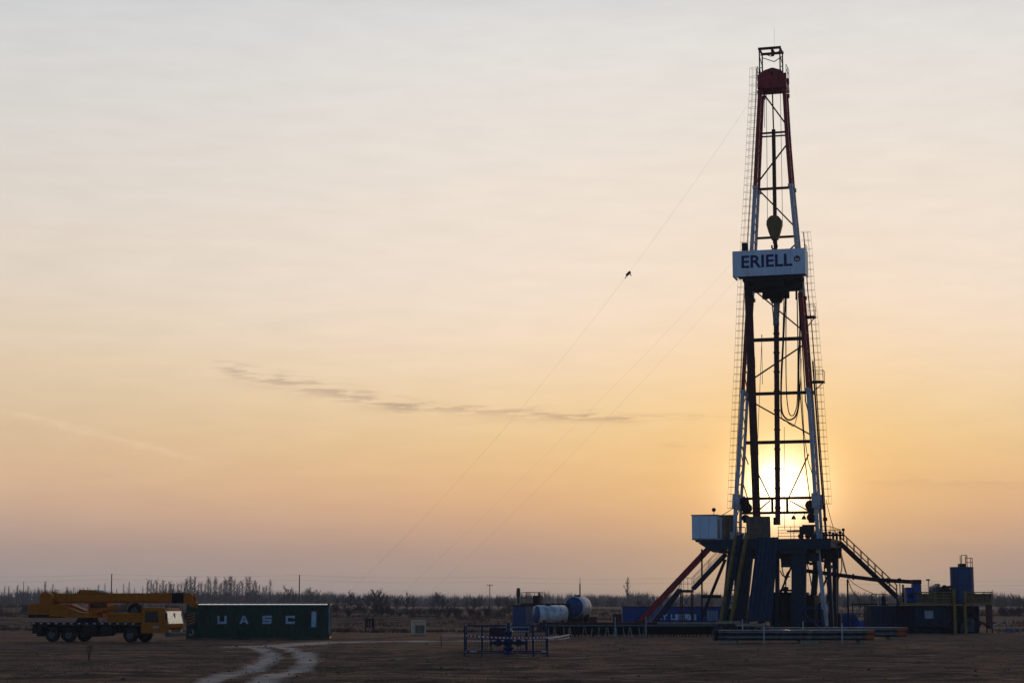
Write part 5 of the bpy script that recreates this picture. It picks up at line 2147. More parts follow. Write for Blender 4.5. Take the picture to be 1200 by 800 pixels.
def build_tanks():
    SILV = mat('tank_silver', (0.84, 0.70, 0.62), .40, .2, dirt=(.22, .19, .17))
    def lying(name, label, px0, px1, py_c, r_px, D, yaw, legs=True, seam=True):
        s = F_PX / D
        r = r_px / s
        a, b = at(px0, py_c, D), at(px1, py_c, D)
        c = (a + b) / 2
        ln = (b.x - a.x) / math.cos(yaw)
        e = thing(name, label, 'tank', (c.x, c.y, 0), yaw)
        z = a.z
        mb = MB().lathe([(r * .96, -ln / 2 + .05), (r, -ln / 2 + .08), (r, ln / 2 - .08), (r * .96, ln / 2 - .05)], (0, 0, z), 'x', 32)
        for q in (-.25, .0, .25):
            mb.tube((q * ln - .03, 0, z), (q * ln + .03, 0, z), r * 1.012, 32)
        mb.build('barrel', SILV, e)
        for s_ in (-1, 1):
            prof = [(r * .97, 0), (r * .9, .1), (r * .6, .2), (0.0, .25)]
            mb = MB().lathe([(q, s_ * (ln / 2 - .05 + t)) for q, t in prof], (0, 0, z), 'x', 28)
            mb.build('end_cap', TANK_BLUE, e)
        for q in (-.32, .32):
            mb = MB().box(q * ln - .12, q * ln + .12, -r * .8, r * .8, -.05, z - r * .55)
            mb.build('saddle', DARK, e)
        mb = MB().lathe([(.3, 0), (.3, .18), (.25, .2)], (-.1 * ln, 0, z + r - .04), 'z', 14)
        mb.build('hatch', DARK, e)
        return e, z, r, ln
    lying('horizontal_tank', 'large pale cylinder tank lying behind the left end of the catwalk', 628, 662, 719.5, 10.6, 176, .42)
    e, z, r, ln = lying('horizontal_tank', 'raised cylinder tank with round blue end, right of the larger lying tank', 671.5, 683, 711, 12.2, 186, 1.12)
    mb = MB()
    for x in (-.4 * ln, .4 * ln):
        for y in (-r * .7, r * .7):
            mb.bar((x, y, -.05), (x, y, z - r * .5), .12)
    mb.build('stand', DARK, e)
    # blue square tank on the left with gear on its roof
    p = at(609.5, 728, 180)
    e = thing('square_tank', 'blue square tank at the left end of the tank group', 'tank', (p.x, p.y, 0), -.45)
    mb = MB().cbox(-.55, .85, -.6, 1.2, -.05, 2.3, .05)
    for k in range(4):
        mb.box(-.4 + k * .36, -.34 + k * .36, -.64, -.6, .1, 2.2)
    mb.build('body', TANK_BLUE, e)
    mb = MB().box(-.6, .9, -.65, 1.25, 2.303, 2.42)
    mb.build('roof', DARK, e)
    p = at(607.5, 704, 181)
    e = thing('exhaust_stack', 'olive exhaust stack rising from the square blue tank', 'stack', (p.x, p.y, 2.42))
    zt = at(607.5, 688.5, 181).z - 2.42
    MB().lathe([(.10, 0), (.10, zt * .5), (.17, zt * .52), (.20, zt * .7), (.17, zt * .95), (.1, zt)], (0, 0, 0), 'z', 12).build('pipe', mat('olive', (.10, .08, .04), .6), e)
    # platform between with railing
    p = at(624, 728, 184)
    e = thing('tank_platform', 'dark railed platform behind the pale lying tank', 'platform', (p.x, p.y, 0), -.3)
    zt = at(624, 706.5, 184).z
    mb = MB().box(-1.2, 3.3, 0, 1.6, zt - .25, zt)
    mb.build('deck', DARK, e)
    mb = MB()
    for x in (-1.1, 1.1, 3.2):
        for y in (.1, 1.5):
            mb.bar((x, y, -.05), (x, y, zt - .251), .1)
    mb.build('leg', DARK, e)
    mb = MB()
    rail_run(mb, [(-1.1, .05, zt), (.6, .05, zt)], h=1.05, post=.8)
    rail_run(mb, [(-1.1, 1.55, zt), (.6, 1.55, zt)], h=1.05, post=.8)
    mb.build('handrail', DARKRED, e)
    mb = MB().cbox(-.1, .62, .4, 1.2, zt + .004, zt + .75, .05)
    mb.tube((.45, .8, zt + .7), (.45, .8, zt + 1.05), .1, 8)
    mb.build('pump', DARK, e)
    # small red box between tank and cabin
    for k, (px, py, D, w_, h_, lab) in enumerate([(693, 728, 190, .5, .75, 'dark red box standing right beside the raised tank'), (723, 728, 190, .45, .95, 'dark red box standing left of the blue cabin')]):
        p = at(px, py, D)
        e = thing('red_box', lab, 'box', (p.x, p.y, 0), .1)
        MB().cbox(-w_, w_, -.4, .4, .12, .12 + h_ * 1.4, .04).build('body', mat('box_red', (.11, .022, .022), .5, dirt=(.04, .03, .03)), e)
        MB().box(-w_ - .03, w_ + .03, -.43, .43, .12 + h_ * 1.4 + .002, .2 + h_ * 1.4).build('lid', DARKRED, e)
        MB().box(-w_, w_, -.3, .3, -.05, .118).build('skid', DARK, e)
    # blue site cabin with white lettering
    D = 196
    a, b = at(729.5, 728, D), at(846, 728, D)
    zt = at(790, 711, D).z
    e = thing('site_cabin', 'long bright blue site cabin with white lettering behind the left stair', 'cabin', ((a.x + b.x) / 2, D, 0), 0)
    hw = (b.x - a.x) / 2
    mb = MB()
    mb.box(-hw, hw, 0, 2.4, .1, zt)
    for k in range(int(hw * 2 / .3)):
        x = -hw + .1 + k * .3
        mb.box(x, x + .12, -.03, -.001, .2, zt - .12)
    mb.build('wall', BRIGHT_BLUE, e)
    MB().box(-hw - .06, hw + .06, -.08, 2.48, zt + .002, zt + .1).build('roof', RIG_BLUE, e)
    MB().box(-hw + .2, hw - .2, .2, 2.2, -.05, .098).build('skid', DARK, e)
    u = lambda px: (px - 729.5) / (846 - 729.5) * 2 * hw - hw
    z0 = at(790, 725.5, D).z
    t = text_mesh('lettering', 'AY L', .80, .01, SIGN_WHITE, e, (u(768), -.045, z0), (math.radians(90), 0, 0), sx=1.25, bold=.02)
    mb = MB()
    for k, (pa, pb) in enumerate([(791, 795), (796.5, 801), (802.5, 811), (812.5, 816)]):
        mb.box(u(pa), u(pb), -.05, -.031, z0 - .05, z0 + .55)
    mb.build('lettering', SIGN_WHITE, e)
    mb = MB().box(u(829), u(841), -.05, -.031, at(835, 727, D).z, at(835, 715, D).z)
    mb.build('vent_panel', mat('vent_pale', (.40, .44, .52), .5), e)
    mb = MB()
    zz0, zz1 = at(835, 727, D).z, at(835, 715, D).z
    for k in range(6):
        z = zz0 + (zz1 - zz0) * (k + .5) / 6
        mb.box(u(830), u(840), -.075, -.051, z - .03, z + .03)
    mb.build('louvre', TANK_BLUE, e)


build_tanks()


def build_catwalk():
    # long catwalk / pipe rack on trestles
    D = 151
    a, b = at(640, 745, D), at(846, 745, D)
    x0, x1 = a.x, b.x
    z1 = at(740, 733.5, D).z
    e = thing('catwalk', 'long low steel catwalk on rows of short legs left of the rig', 'catwalk', ((x0 + x1) / 2, D, 0))
    c = (x0 + x1) / 2
    L = (x1 - x0) / 2
    mb = MB()
    mb.box(-L, L, 0, .22, z1 - .06, z1 + .16)
    mb.box(-L, L, 2.2, 2.42, z1 - .06, z1 + .16)
    mb.box(-L, L, .221, 2.199, z1 + .04, z1 + .10)
    mb.build('deck', mat('catwalk_steel', (.022, .020, .022), .5, .1, dirt=RUST), e)
    PALEST = mat('trestle_pale', (.34, .29, .25), .6, dirt=(.05, .04, .035))
    r = random.Random(12)
    n = 46
    for k in range(n):
        x = -L + .25 + (2 * L - .5) * k / (n - 1) + r.uniform(-.05, .05)
        mb = MB()
        for yy in (.11, 2.3):
            mb.bar((x, yy, -.05), (x + (.10 if k % 2 else -.10), yy, z1 - .061), .075, .06)
        mb.bar((x, .12, .16), (x, 2.3, .16), .05)
        mb.build('leg', PALEST if k < 26 and r.random() < .7 else DARK, e)
    mb = MB()
    for k in range(0, n - 1, 3):
        x = -L + .25 + (2 * L - .5) * k / (n - 1)
        mb.bar((x, .15, .05), (x + .8, .15, z1 - .1), .04)
    mb.build('brace', DARK, e)
    MB().box(-L + .1, L - .6, 1.1, 1.16, .12, z1 + .03).build('dark_backing', DARK, e)  # added dark sheet, makes the gaps between the legs read dark
    MB().box(-L, L - .56, -.05, -.001, z1 + .02, z1 + .12).build('edge_strip', mat('edge_grey', (.16, .14, .135), .5), e)
    mb = MB()
    mb.box(L - .55, L, -.08, -.001, 0, z1 + .1)
    mb.build('end_plate', TANK_BLUE, e)
    # pipes lying on the catwalk
    zt = z1 + .16
    for k, (pa, pb, yy, rr, m, lab) in enumerate([
            (632, 770, .5, .085, DARKRED, 'long rusty pipe lying along the catwalk, front left'),
            (705, 845, .8, .085, WOOD, 'long pale brown pipe on the catwalk reaching its right end'),
            (640, 735, 1.2, .08, DARKRED, 'rusty pipe lying at the back left of the catwalk'),
            (760, 850, 1.4, .08, DARK, 'dark pipe lying at the back right of the catwalk')]):
        xa, xb = at(pa, 730, D + yy).x, at(pb, 730, D + yy).x
        t = thing('drill_pipe', lab, 'pipe', ((xa + xb) / 2, D + yy, zt + rr))
        h = (xb - xa) / 2
        mb = MB().tube((-h, 0, 0), (h, 0, 0), rr * .8, 10)
        mb.build('pipe_body', m, t)
        mb = MB()
        for s in (-1, 1):
            mb.tube((s * h, 0, 0), (s * (h - .35), 0, 0), rr, 10)
        mb.build('tool_joint', DARKRED, t)
    for px, lab in ((721, 'thin pale stake upright on the catwalk, left one'), (757, 'thin pale stake upright on the catwalk, under the red beam')):
        p = at(px, 733, D - .2)
        t = thing('stake', lab, 'stake', (p.x, D - .2, 0))
        MB().box(-.03, .03, -.03, .03, -.05, z1 + .75).build('post', PALE, t)
    # brown timbers at the rig end
    for k, (pa, pb, py, yy, lab) in enumerate([(840, 868, 729, -1.2, 'brown timber beam lying at the foot of the yellow edged slide'), (862, 894, 732, -1.6, 'second brown timber beam, lower and right of the slide foot')]):
        xa, xb = at(pa, py, D + yy).x, at(pb, py, D + yy).x
        z = at(pa, py, D + yy).z
        t = thing('timber', lab, 'timber', ((xa + xb) / 2, D + yy, 0))
        h = (xb - xa) / 2
        MB().box(-h, h, -.12, .12, z - .1, z + .12).build('beam', WOOD, t)
        mb = MB()
        for s in (-.8, .8):
            mb.box(s * h - .1, s * h + .1, -.3, .3, -.05, z - .102)
        mb.build('block', DARK, t)


build_catwalk()


def build_pipe_stack():
    # casing on bearers before the rig, ends painted orange
    CASING = mat('casing_grey', (.17, .135, .12), .30, .75, dirt=(.07, .04, .025))
    ORANGE = mat('casing_orange', (.42, .10, .03), .5, dirt=(.15, .05, .03))
    rows = [(752.5, 127.0, 838, 1022, .16, 3), (748.5, 129.5, 838, 1031, .16, 3), (745.5, 133.0, 845, 1034, .15, 3), (742.5, 139.0, 890, 1060, .15, 3), (740.8, 143.0, 905, 1066, .15, 2)]
    yaw = 0.02
    base_z = .18
    k = 0
    def pipe(xa, xb, y, z, rr, lab, grp):
        t = thing('casing_pipe', lab, 'pipe', ((xa + xb) / 2, y, z), yaw, grp)
        h = (xb - xa) / 2
        MB().tube((-h, 0, 0), (h, 0, 0), rr, 14).build('pipe_body', CASING, t)
        MB().tube((h - .55, 0, 0), (h + .03, 0, 0), rr * 1.1, 14).build('thread_protector', ORANGE, t)
        MB().tube((-h - .03, 0, 0), (-h + .2, 0, 0), rr * 1.1, 14).build('collar', DARK, t)
    def stack(y0, pxa, pxb, nrow, lab, grp, rr=.17, layers=2):
        xa, xb = at(pxa, 750, y0).x, at(pxb, 750, y0).x
        for j in range(nrow):
            r_ = random.Random(int(y0 * 10) + j)
            pipe(xa + r_.uniform(-.1, .1), xb + r_.uniform(-.25, .15), y0 + j * rr * 2.25, base_z + rr, rr, lab, grp)
        for l in range(1, layers):
            for j in range(nrow - l):
                r_ = random.Random(int(y0 * 10) + j + 50 * l)
                pipe(xa + r_.uniform(-.2, .2), xb + r_.uniform(-.1, .5), y0 + (j + .5 * l) * rr * 2.25, base_z + rr + l * rr * 2.02, rr, lab, grp)
    stack(126.5, 839, 1024, 4, 'grey casing pipe with orange end in the front stack before the rig', 'casing pipes in the front stack')
    stack(139.5, 890, 1062, 4, 'grey casing pipe with orange end in the rear, right-hand stack', 'casing pipes in the rear stack', layers=2)
    # timber bearers
    for y0, ln, pxs, lab, grp in ((126.2, 1.9, (853, 950, 1010), 'pale timber bearer under the front casing stack', 'bearers under the front stack'), (139.2, 1.9, (900, 975, 1045), 'pale timber bearer under the rear casing stack', 'bearers under the rear stack')):
        for px in pxs:
            p = at(px, 752, y0)
            o = MB().box(-.7 if px < 1000 else -.12, .7 if px < 1000 else .12, -.1, ln, -.05, base_z - .002).build('timber_bearer', WOOD)
            o.location = (p.x, y0, 0)
            tag(o, lab, 'timber', grp)
    # upright stakes
    for px, y0, py, lab in ((895, 126.1, 729.5, 'thin pale stake upright before the front casing stack, left one'), (986.5, 126.1, 729.5, 'thin pale stake upright before the front casing stack, right one'),
                            (870, 138.9, 725, 'thin pale stake behind the front stack, at the foot of the ramp'), (941, 138.9, 727.5, 'thin pale stake before the blue pipe cradle')):
        p = at(px, py, y0)
        t = thing('stake', lab, 'stake', (p.x, y0, 0))
        MB().tube((0, 0, -.05), (0, 0, p.z), .045, 8).build('post', PALE, t)


build_pipe_stack()


def build_mud_system():
    D = 170
    X = lambda px: at(px, 730, D).x
    Z = lambda py: at(1080, py, D).z
    MUD = mat('mud_tank_blue', (0.014, 0.034, 0.065), .5, dirt=(.03, .028, .028))
    def tank(px0, px1, pyt, y0, y1, label, window=None):
        x0, x1 = X(px0), X(px1)
        zt = Z(pyt)
        e = thing('mud_tank', label, 'tank', ((x0 + x1) / 2, y0, 0))
        h = (x1 - x0) / 2
        mb = MB().box(-h, h, 0, y1 - y0, .22, zt)
        n = max(3, int(2 * h / .42))
        for k in range(n + 1):
            x = -h + 2 * h * k / n
            mb.box(x - .05, x + .05, -.07, -.001, .25, zt - .08)
        mb.box(-h, h, -.075, -.001, zt - .078, zt)
        mb.build('wall', MUD, e)
        MB().box(-h, h, -.05, y1 - y0, -.05, .218).build('skid', DARK, e)
        if window:
            a, b, c, d = window
            cx_ = (x0 + x1) / 2
            MB().box(X(a) - cx_, X(b) - cx_, -.085, -.07, Z(d), Z(c)).build('plate', mat('plate_pale', (.42, .42, .44), .5), e)
        return e
    tank(1026.5, 1067, 709.5, D + 2, D + 5.0, 'dark blue mud tank under the foot of the right stair')
    tank(1068, 1106.5, 709, D - 2, D + 4.2, 'dark blue mud tank with a square pale plate on its side', (1078, 1088, 715, 724))
    e = tank(1110, 1152, 709.6, D + 1.5, D + 4.2, 'shadowed mud tank under the upright blue silo')
    # walkway with yellow edge
    e = thing('mud_walkway', 'yellow edged walkway with railings across the top of the mud tanks', 'walkway', (X(1100), D - 2.1, 0))
    cx_ = X(1100)
    z = Z(707)
    mb = MB().box(X(1048) - cx_, X(1155) - cx_, -.9, 6, z - .06, z + .02)
    mb.build('deck', DARK, e)
    MB().box(X(1048) - cx_, X(1155) - cx_, -.96, -.902, z - .1, z + .08).build('edge', YELLOW, e)
    BROWN = mat('screen_brown', (.16, .10, .045), .6, dirt=(.06, .04, .03))
    mb = MB()
    for a, b in ((1068, 1108), (1124, 1154)):
        rail_run(mb, [(X(a) - cx_, -.85, z), (X(b) - cx_, -.85, z)], h=1.0, post=.8, r=.04)
        rail_run(mb, [(X(a) - cx_, 5.9, z), (X(b) - cx_, 5.9, z)], h=1.0, post=.9, r=.035)
    mb.build('handrail', YELLOW, e)
    mb = MB()
    for a, b in ((1070, 1107), (1125, 1153)):
        mb.box(X(a) - cx_, X(b) - cx_, -.80, -.77, z + .1, z + .88)
        n = 9
        for k in range(n):
            x = X(a) + (X(b) - X(a)) * (k + .5) / n - cx_
            mb.box(x - .02, x + .02, -.82, -.801, z + .1, z + .88)
    mb.build('screen', BROWN, e)
    mb = MB()
    rail_run(mb, [(X(1026.5) - cx_, 3.8, Z(709)), (X(1045) - cx_, 3.8, Z(709))], h=1.0, post=.7, r=.025)
    mb.build('handrail', DARK, e)
    for px, py in ((1109.5, 690), (1121.5, 692)):
        MB().box(X(px) - .12 - cx_, X(px) + .12 - cx_, -1.2, -.97, -.05, Z(py)).build('post', YELLOW, e)
    mb = MB()
    for k in range(12):
        zz = .2 + k * .24
        mb.tube((X(1110.3) - cx_ , -1.08, zz), (X(1120.7) - cx_, -1.08, zz), .03, 5)
    mb.build('rung', DARK, e)
    # equipment on the walkway
    def kit(name, label, cat, px, y, mb, m, sub=None):
        t = thing(name, label, cat, (X(px), D + y, Z(707) + .02))
        o = mb.build('body', m, t)
        for nm, b, mm in sub or ():
            b.build(nm, mm, t)
        return t
    w = lambda px: px * D / F_PX
    mb = MB().cbox(-w(5.5), w(4.5), -.5, .6, .0, Z(688) - Z(707), .06)
    kit('shale_shaker', 'bright blue shaker box on the walkway, left of the steam', 'machine', 1069, .5, mb, BRIGHT_BLUE,
        [('vent', MB().box(-.25, .25, -.53, -.5, .5, .9), DARK), ('foot', MB().box(-.4, .4, -.58, -.502, 0.01, .15), DARK)])
    h = Z(679) - Z(707)
    mb = MB().cbox(-w(4.5), w(4.5), -.5, .6, .0, h * .82, .05)
    kit('header_tank', 'taller blue box where the flow pipe ends, beside the steam', 'machine', 1076, .3, mb, BRIGHT_BLUE,
        [('hood', MB().cbox(-w(4.8), w(4.8), -.55, .65, h * .82 + .002, h, .05), DARK), ('band', MB().box(-w(4.6), w(4.6), -.52, -.501, h * .4, h * .5), DARK)])
    # heap of motors and cyclones
    mb = MB()
    r = random.Random(5)
    zt = Z(683) - Z(707)
    for k in range(9):
        x = -w(10) + k * w(2.7)
        hh = zt * r.uniform(.62, 1.0)
        mb.lathe([(.05, 0), (.12, .1), (.26, hh * .7), (.26, hh * .92), (.1, hh)], (x, r.uniform(-.5, .5), 0), 'z', 12)
        mb.tube((x - .1, 0, hh * .9), (x + .5, r.uniform(-.4, .4), hh * r.uniform(.75, 1.0)), .08, 7)
    mb.box(-w(11), w(12), -.6, .6, .0, zt * .45)
    mb.tube((-w(11), -.3, zt * .72), (w(12), -.3, zt * .82), .12, 8)
    mb.tube((-w(13), -.5, zt * .25), (-w(3), -.5, zt * .95), .14, 8)
    kit('desilter', 'dark heap of cyclones and pipes on the walkway between steam and silo', 'machine', 1108, 1.5, mb, DARK)
    # upright silo tank
    x0 = X(1137)
    rr = w(13.6)
    zb, zt = Z(707) + .03, at(1137, 664, D + 2.6).z
    t = thing('silo_tank', 'upright ribbed blue cylinder tank with a railed top at the right', 'tank', (x0, D + 2.6, zb))
    hh = zt - zb
    mb = MB()
    n = 48
    prof = []
    vs, fs = [], []
    for zz in (0, hh):
        for k in range(n):
            q = rr * (1.0 if k % 4 < 3 else .972)
            vs.append((q * math.cos(6.2832 * k / n), q * math.sin(6.2832 * k / n), zz))
    fs = [(k, (k + 1) % n, n + (k + 1) % n, n + k) for k in range(n)] + [tuple(range(n, 2 * n)), tuple(range(n - 1, -1, -1))]
    mb.add(vs, fs)
    for zz in (.02, hh * .5, hh - .12):
        mb.lathe([(rr * 1.0, zz), (rr * 1.025, zz), (rr * 1.025, zz + .08), (rr * 1.0, zz + .08)], (0, 0, 0), 'z', 36)
    mb.build('shell', TANK_BLUE, t)
    mb = MB()
    rail_run(mb, [(w(3), -rr * .6, hh), (w(12), -rr * .3, hh), (w(12), rr * .3, hh)], h=.8, post=.7, r=.03)
    mb.build('top_rail', DARK, t)
    mb = MB()
    for dx in (-w(2.6), w(3.8)):
        mb.tube((dx, -rr * .9, .0), (dx, -rr * .9, hh + 1.05), .035, 6)
        mb.tube((dx, -rr * .9 + .5, hh), (dx, -rr * .9 + .5, hh + 1.05), .03, 6)
    for k in range(14):
        mb.tube((-w(2.6), -rr * .9, hh * k / 13), (w(3.8), -rr * .9, hh * k / 13), .02, 5)
    mb.tube((-w(2.6), -rr * .9, hh + 1.05), (w(3.8), -rr * .9, hh + 1.05), .03, 6)
    mb.build('ladder', DARK, t)
    MB().cbox(-w(3), w(4), -.5, .5, hh + .002, hh + .3, .04).build('hatch', DARK, t)
    # red-brown end panel and pole
    t = thing('end_screen', 'red brown steel panel standing at the right end of the mud tanks', 'panel', (X(1156.5), D - 1, 0))
    mb = MB().box(-w(3.6), w(3.6), 0, .08, .35, Z(708))
    mb.build('plate', mat('panel_red', (.16, .05, .042), .6, dirt=(.07, .04, .03)), t)
    for s in (-1, 1):
        MB().box(s * w(3) - .05, s * w(3) + .05, .081, .18, -.05, Z(709)).build('post', DARK, t)
    t = thing('lamp_pole', 'short slim pole standing past the right end of the mud tanks', 'pole', (X(1158.5), D + 6, 0))
    MB().tube((0, 0, -.05), (0, 0, Z(684)), .06, 7).build('pole', DARK, t)
    MB().cbox(-.12, .12, -.12, .12, Z(684), Z(682), .03).build('cap', DARK, t)
    # clutter in the shadow: pumps under the silo and pipes at the right
    t = thing('mud_pump', 'grey pump with slanted pipe in the shadow under the silo walkway', 'pump', (X(1129), D - 1.2, 0))
    mb = MB().cbox(-.6, .6, -.3, .5, .1, .8, .06)
    mb.lathe([(.1, -.5), (.36, -.45), (.36, .3), (.2, .4)], (.2, -.1, .95), 'x', 14)
    mb.build('housing', mat('pump_grey', (.10, .11, .13), .5, dirt=(.05, .04, .03)), t)
    MB().tube((.3, -.2, 1.4), (2.2, -.3, .4), .1, 8).build('pipe', DARKRED, t)
    MB().box(-.8, .9, -.45, .6, -.05, .098).build('skid', DARK, t)
    r = random.Random(2)
    t = thing('scrap_pile', 'low pile of pale bent pipes on the ground at the right end', 'scrap', (X(1162), D - 6, 0))
    mb = MB()
    for k in range(9):
        a = r.uniform(-.5, .5)
        x = r.uniform(-.5, .5)
        z = .06 + .07 * (k % 5)
        mb.path([(x - .7, r.uniform(-.3, .3), z), (x, r.uniform(-.3, .3), z + r.uniform(.1, .35)), (x + .6, r.uniform(-.3, .3), z)], .05, 6)
    mb.build('bent_pipe', mat('scrap_grey', (.30, .28, .27), .6, dirt=RUST), t)
    o = MB().path(smooth_line([Vector((X(1160.5), D + 3, .55)), Vector((X(1168), D + 3, .5)), Vector((X(1176), D + 3.5, .6)), Vector((X(1186), D + 4, .85)), Vector((X(1200), D + 4, 1.3))], 6), .05, 6).build('discharge_hose', PALE)
    tag(o, 'pale hose lifting away to the right of the red brown panel', 'hose')
    # blue covered gear behind, between rig and mud tanks
    Db = 186
    xb = lambda px: at(px, 730, Db).x
    t = thing('generator_skid', 'blue covered generator skid in the gap between rig and mud tanks', 'generator', (xb(992), Db, 0))
    mb = MB().prism([(-.95, .15), (1.7, .15), (.9, 1.5), (-.95, 1.55)], 0, 1.4)
    mb.build('cover', BRIGHT_BLUE, t)
    MB().box(-1.1, 1.8, -.1, 1.5, -.05, .148).build('skid', DARK, t)
    MB().box(-1.0, 1.1, -.05, 1.45, 1.56, 1.68).build('roof', mat('tarp_blue', (.05, .12, .38), .6), t)
    t = thing('tarp_load', 'blue tarp draped over a low load right of the generator skid', 'tarp', (xb(1015), Db - 1, 0))
    vs, fs = [], []
    n, m_ = 12, 6
    for j in range(m_ + 1):
        for i in range(n + 1):
            u, v = i / n * 2 - 1, j / m_ * 2 - 1
            hgt = max(0, 1 - abs(u) ** 3) * max(0, 1 - abs(v) ** 4) * (.75 + .35 * math.sin(i * 1.3 + j))
            vs.append((u * 1.3, v * .7, -.03 + hgt))
    for j in range(m_):
        for i in range(n):
            fs.append((j * (n + 1) + i, j * (n + 1) + i + 1, (j + 1) * (n + 1) + i + 1, (j + 1) * (n + 1) + i))
    MB().add(vs, fs).build('tarp', mat('tarp_blue', (.05, .12, .38), .6), t)
    MB().box(-1.0, 1.0, -.4, .4, -.05, .3).build('load', DARK, t)
    t = thing('long_rail', 'thin dark pipe rail spanning the gap from rig leg to mud tank', 'pipe', (xb(981), Db - 8, 0))
    a, b = at(980, 707.5, Db - 8), at(1028, 707.5, Db - 8)
    MB().tube((0, 0, a.z), (b.x - xb(981), 0, b.z), .07, 7).build('pipe', DARK, t)
    mb = MB()
    for q in (.05, .5, .95):
        mb.tube(((b.x - xb(981)) * q, 0, -.05), ((b.x - xb(981)) * q, 0, a.z), .05, 6)
    mb.build('post', DARK, t)
    # pipe manifold, hoses and lamps that crowd the front of the tanks
    t = thing('suction_manifold', 'dark manifold pipe with valves low along the front of the mud tanks', 'pipe', (X(1085), D - 2.6, 0))
    cxm = X(1085)
    MB().path([(X(1066) - cxm, 0, .5), (X(1104) - cxm, 0, .5), (X(1107) - cxm, 0, .9)], .12, 8).build('pipe', DARK, t)
    for px in (1072, 1082, 1094):
        MB().lathe([(.12, 0), (.2, .05), (.2, .18), (.07, .22), (.07, .5), (.2, .52), (.2, .56)], (X(px) - cxm, 0, .5), 'z', 10).build('valve', DARKRED, t)
    for px in (1068, 1088, 1103):
        MB().box(X(px) - cxm - .05, X(px) - cxm + .05, -.05, .05, -.05, .42).build('pipe_foot', DARK, t)
    for k, (pxs, lab) in enumerate([(((1050, 699), (1053, 706), (1052, 715), (1056, 728)), 'black hose hanging down the front of the mud tank by the stair foot'),
                                   (((1112, 690), (1116, 700), (1114, 712), (1119, 731)), 'black hose hanging between the two yellow posts of the mud tanks'),
                                   (((1126, 710), (1133, 719), (1142, 722), (1150, 733)), 'black hose drooping in the shadow beneath the silo walkway')]):
        o = MB().path(smooth_line([at(px, py, D - 2.4) for px, py in pxs], 6), .07, 6).build('tank_hose', DARK)
        tag(o, lab, 'hose')
    for px, pyt, lab in ((1059, 679, 'slim lamp post on the walkway left of the blue shaker box'), (1093, 680, 'slim lamp post on the walkway just left of the dark cyclones')):
        t = thing('lamp_post', lab, 'lamp post', (X(px), D + 1.2, Z(707) + .02))
        hh = Z(pyt) - Z(707)
        MB().tube((0, 0, 0), (0, 0, hh), .04, 6).build('pole', DARK, t)
        MB().cbox(-.2, .12, -.1, .1, hh, hh + .14, .03).build('lamp_head', DARK, t)
    t = thing('mixer_motor', 'dark motor with upright shaft on the left mud tank', 'motor', (X(1044), D + 3, Z(709.5) + .02))
    MB().lathe([(.3, 0), (.3, .15), (.2, .2), (.2, .75), (.1, .85)], (0, 0, 0), 'z', 12).build('housing', DARK, t)
    MB().box(-.35, .35, -.35, .35, 0, .06).build('base', DARKRED, t)
    # steam
    sx, sz = at(1090, 690, D + .5).x, Z(695)
    me = MB().lathe([(.0, -1.3), (.9, -.9), (1.25, .0), (1.3, .8), (.9, 1.6), (.0, 2.0)], (0, 0, 0), 'z', 20)
    o = me.build('steam', STEEL)
    o.location = (sx, D + .5, sz + .55)
    m = bpy.data.materials.new('steam')
    m.use_nodes = True
    nt = m.node_tree
    nt.nodes.clear()
    N, L = nt.nodes.new, nt.links.new
    out = N('ShaderNodeOutputMaterial')
    vol = N('ShaderNodeVolumePrincipled')
    vol.inputs['Color'].default_value = (.9, .88, .86, 1)
    vol.inputs['Anisotropy'].default_value = .5
    tc = N('ShaderNodeTexCoord')
    nz = N('ShaderNodeTexNoise')
    nz.inputs['Scale'].default_value = 1.6
    nz.inputs['Detail'].default_value = 4
    L(tc.outputs['Object'], nz.inputs['Vector'])
    mr = N('ShaderNodeMapRange')
    L(nz.outputs[0], mr.inputs[0])
    mr.inputs[1].default_value, mr.inputs[2].default_value = .46, .75
    mr.inputs[3].default_value, mr.inputs[4].default_value = 0, STEAM
    mpv = N('ShaderNodeMapping')
    L(tc.outputs['Object'], mpv.inputs[0])
    mpv.inputs['Scale'].default_value = (1 / 1.15, 1 / 1.15, 1 / 1.6)
    ln = N('ShaderNodeVectorMath')
    ln.operation = 'LENGTH'
    L(mpv.outputs[0], ln.inputs[0])
    fo = N('ShaderNodeMapRange')
    fo.interpolation_type = 'SMOOTHSTEP'
    L(ln.outputs['Value'], fo.inputs[0])
    fo.inputs[1].default_value, fo.inputs[2].default_value = 0.15, 1.0
    fo.inputs[3].default_value, fo.inputs[4].default_value = 1, 0
    pr = N('ShaderNodeMath')
    pr.operation = 'MULTIPLY'
    L(mr.outputs[0], pr.inputs[0])
    L(fo.outputs[0], pr.inputs[1])
    L(pr.outputs[0], vol.inputs['Density'])
    L(vol.outputs[0], out.inputs['Volume'])
    o.data.materials.clear()
    o.data.materials.append(m)
    tag(o, 'pale puff of steam rising beside the blue shaker box', 'steam')
    o['kind'] = 'stuff'


STEAM = 1.3
build_mud_system()


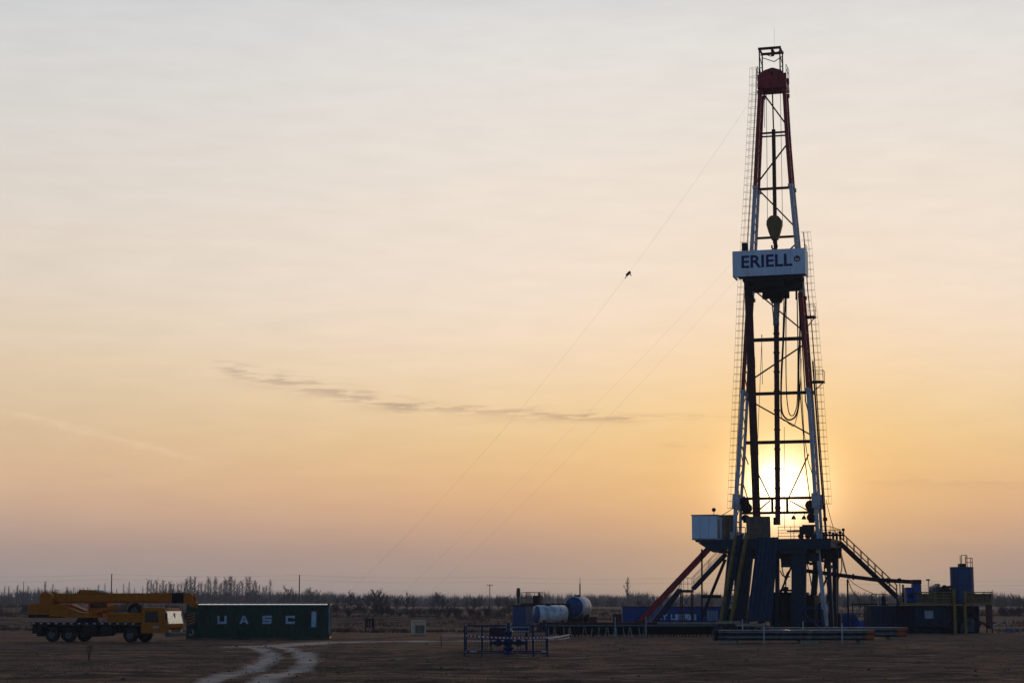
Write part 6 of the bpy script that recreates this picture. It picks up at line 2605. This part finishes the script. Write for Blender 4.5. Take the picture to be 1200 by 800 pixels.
def build_poles():
    def pole(px, py_top, D, label, arm=True, r0=.14):
        p = at(px, py_top, D)
        z0 = hz(p.x, D)
        e = thing('utility_pole', label, 'pole', (p.x, D, z0 - .3))
        h = p.z - z0 + .3
        MB().tube((0, 0, 0), (0, 0, h), r0, 8, r0 * .7).build('pole', mat('pole_wood', (.07, .055, .045), .9), e)
        if arm:
            mb = MB().box(-.95, .95, -.06, .06, h - .55, h - .42)
            mb.bar((-.6, 0, h - .55), (0, -.05, h - 1.2), .05)
            mb.bar((.6, 0, h - .55), (0, -.05, h - 1.2), .05)
            a = mb.build('crossarm', mat('pole_wood', (.07, .055, .045), .9), e)
            for x in (-.85, .85):
                MB().lathe([(.03, 0), (.03, .1), (.08, .14), (.08, .22), (.03, .28)], (x, 0, h - .42), 'z', 8).build('insulator', GLASS, a)
        return Vector((p.x, D, p.z))
    near = [pole(131, 672, 400, 'tall utility pole standing above the crane boom', False),
            pole(351, 673, 400, 'tall utility pole standing above the right part of the green container', False)]
    pole(291, 681.5, 590, 'utility pole with crossarm in front of the poplar row')
    far = [pole(574, 683.5, 590, 'utility pole with crossarm against the sky, midway between crate and tanks')]
    pole(67, 690, 700, 'short far pole with crossarm above the tail of the crane')
    p = at(679.6, 676, 240)
    e = thing('antenna_mast', 'slim antenna mast rising behind the raised cylinder tank', 'antenna', (p.x, 240, hz(p.x, 240) - .2))
    zb = hz(p.x, 240) - .2
    MB().tube((0, 0, 0), (0, 0, (at(679.6, 684, 240).z - zb)), .11, 7, .08).build('pole', DARK, e)
    MB().tube((0, 0, (at(679.6, 684, 240).z - zb)), (0, 0, p.z - zb), .04, 6, .02).build('whip', DARK, e)
    # faint wires running across the horizon
    def wire(pts, label):
        line = []
        for a, b in zip(pts[:-1], pts[1:]):
            sag = .018 * (b - a).length * .5
            line += [a.lerp(b, k / 12) - Vector((0, 0, 4 * sag * (k / 12) * (1 - k / 12))) for k in range(12)]
        line.append(pts[-1])
        o = MB().path(line, .010, 4).build('power_line', CABLE)
        tag(o, label, 'power line')
    off1, off2 = Vector((0, 0, -.1)), Vector((0, .0, -1.1))
    A = [at(-95, 674, 395)] + near + [at(576, 675, 405), at(800, 676, 415), at(1020, 678, 420), at(1250, 678, 420)]
    wire([p + off1 for p in A], 'upper of the faint power lines running along the horizon')
    wire([p + off2 for p in A], 'lower of the faint power lines running along the horizon')


build_poles()
# ------------------------------------------------------------------ haze
def build_haze():
    mb = MB().box(-1850, 1850, -100, 2650, -8, 75)
    o = mb.build('haze', STEEL)
    m = bpy.data.materials.new('haze')
    m.use_nodes = True
    nt = m.node_tree
    nt.nodes.clear()
    out = nt.nodes.new('ShaderNodeOutputMaterial')
    v = nt.nodes.new('ShaderNodeVolumePrincipled')
    v.inputs['Color'].default_value = (0.72, 0.82, 1.0, 1)
    v.inputs['Density'].default_value = HAZE
    v.inputs['Anisotropy'].default_value = 0.35
    nt.links.new(v.outputs[0], out.inputs['Volume'])
    o.data.materials.clear()
    o.data.materials.append(m)
    o['kind'] = 'stuff'
    tag(o, 'thin evening haze over the plain', 'haze')


HAZE = 0.00018
if HAZE:
    build_haze()
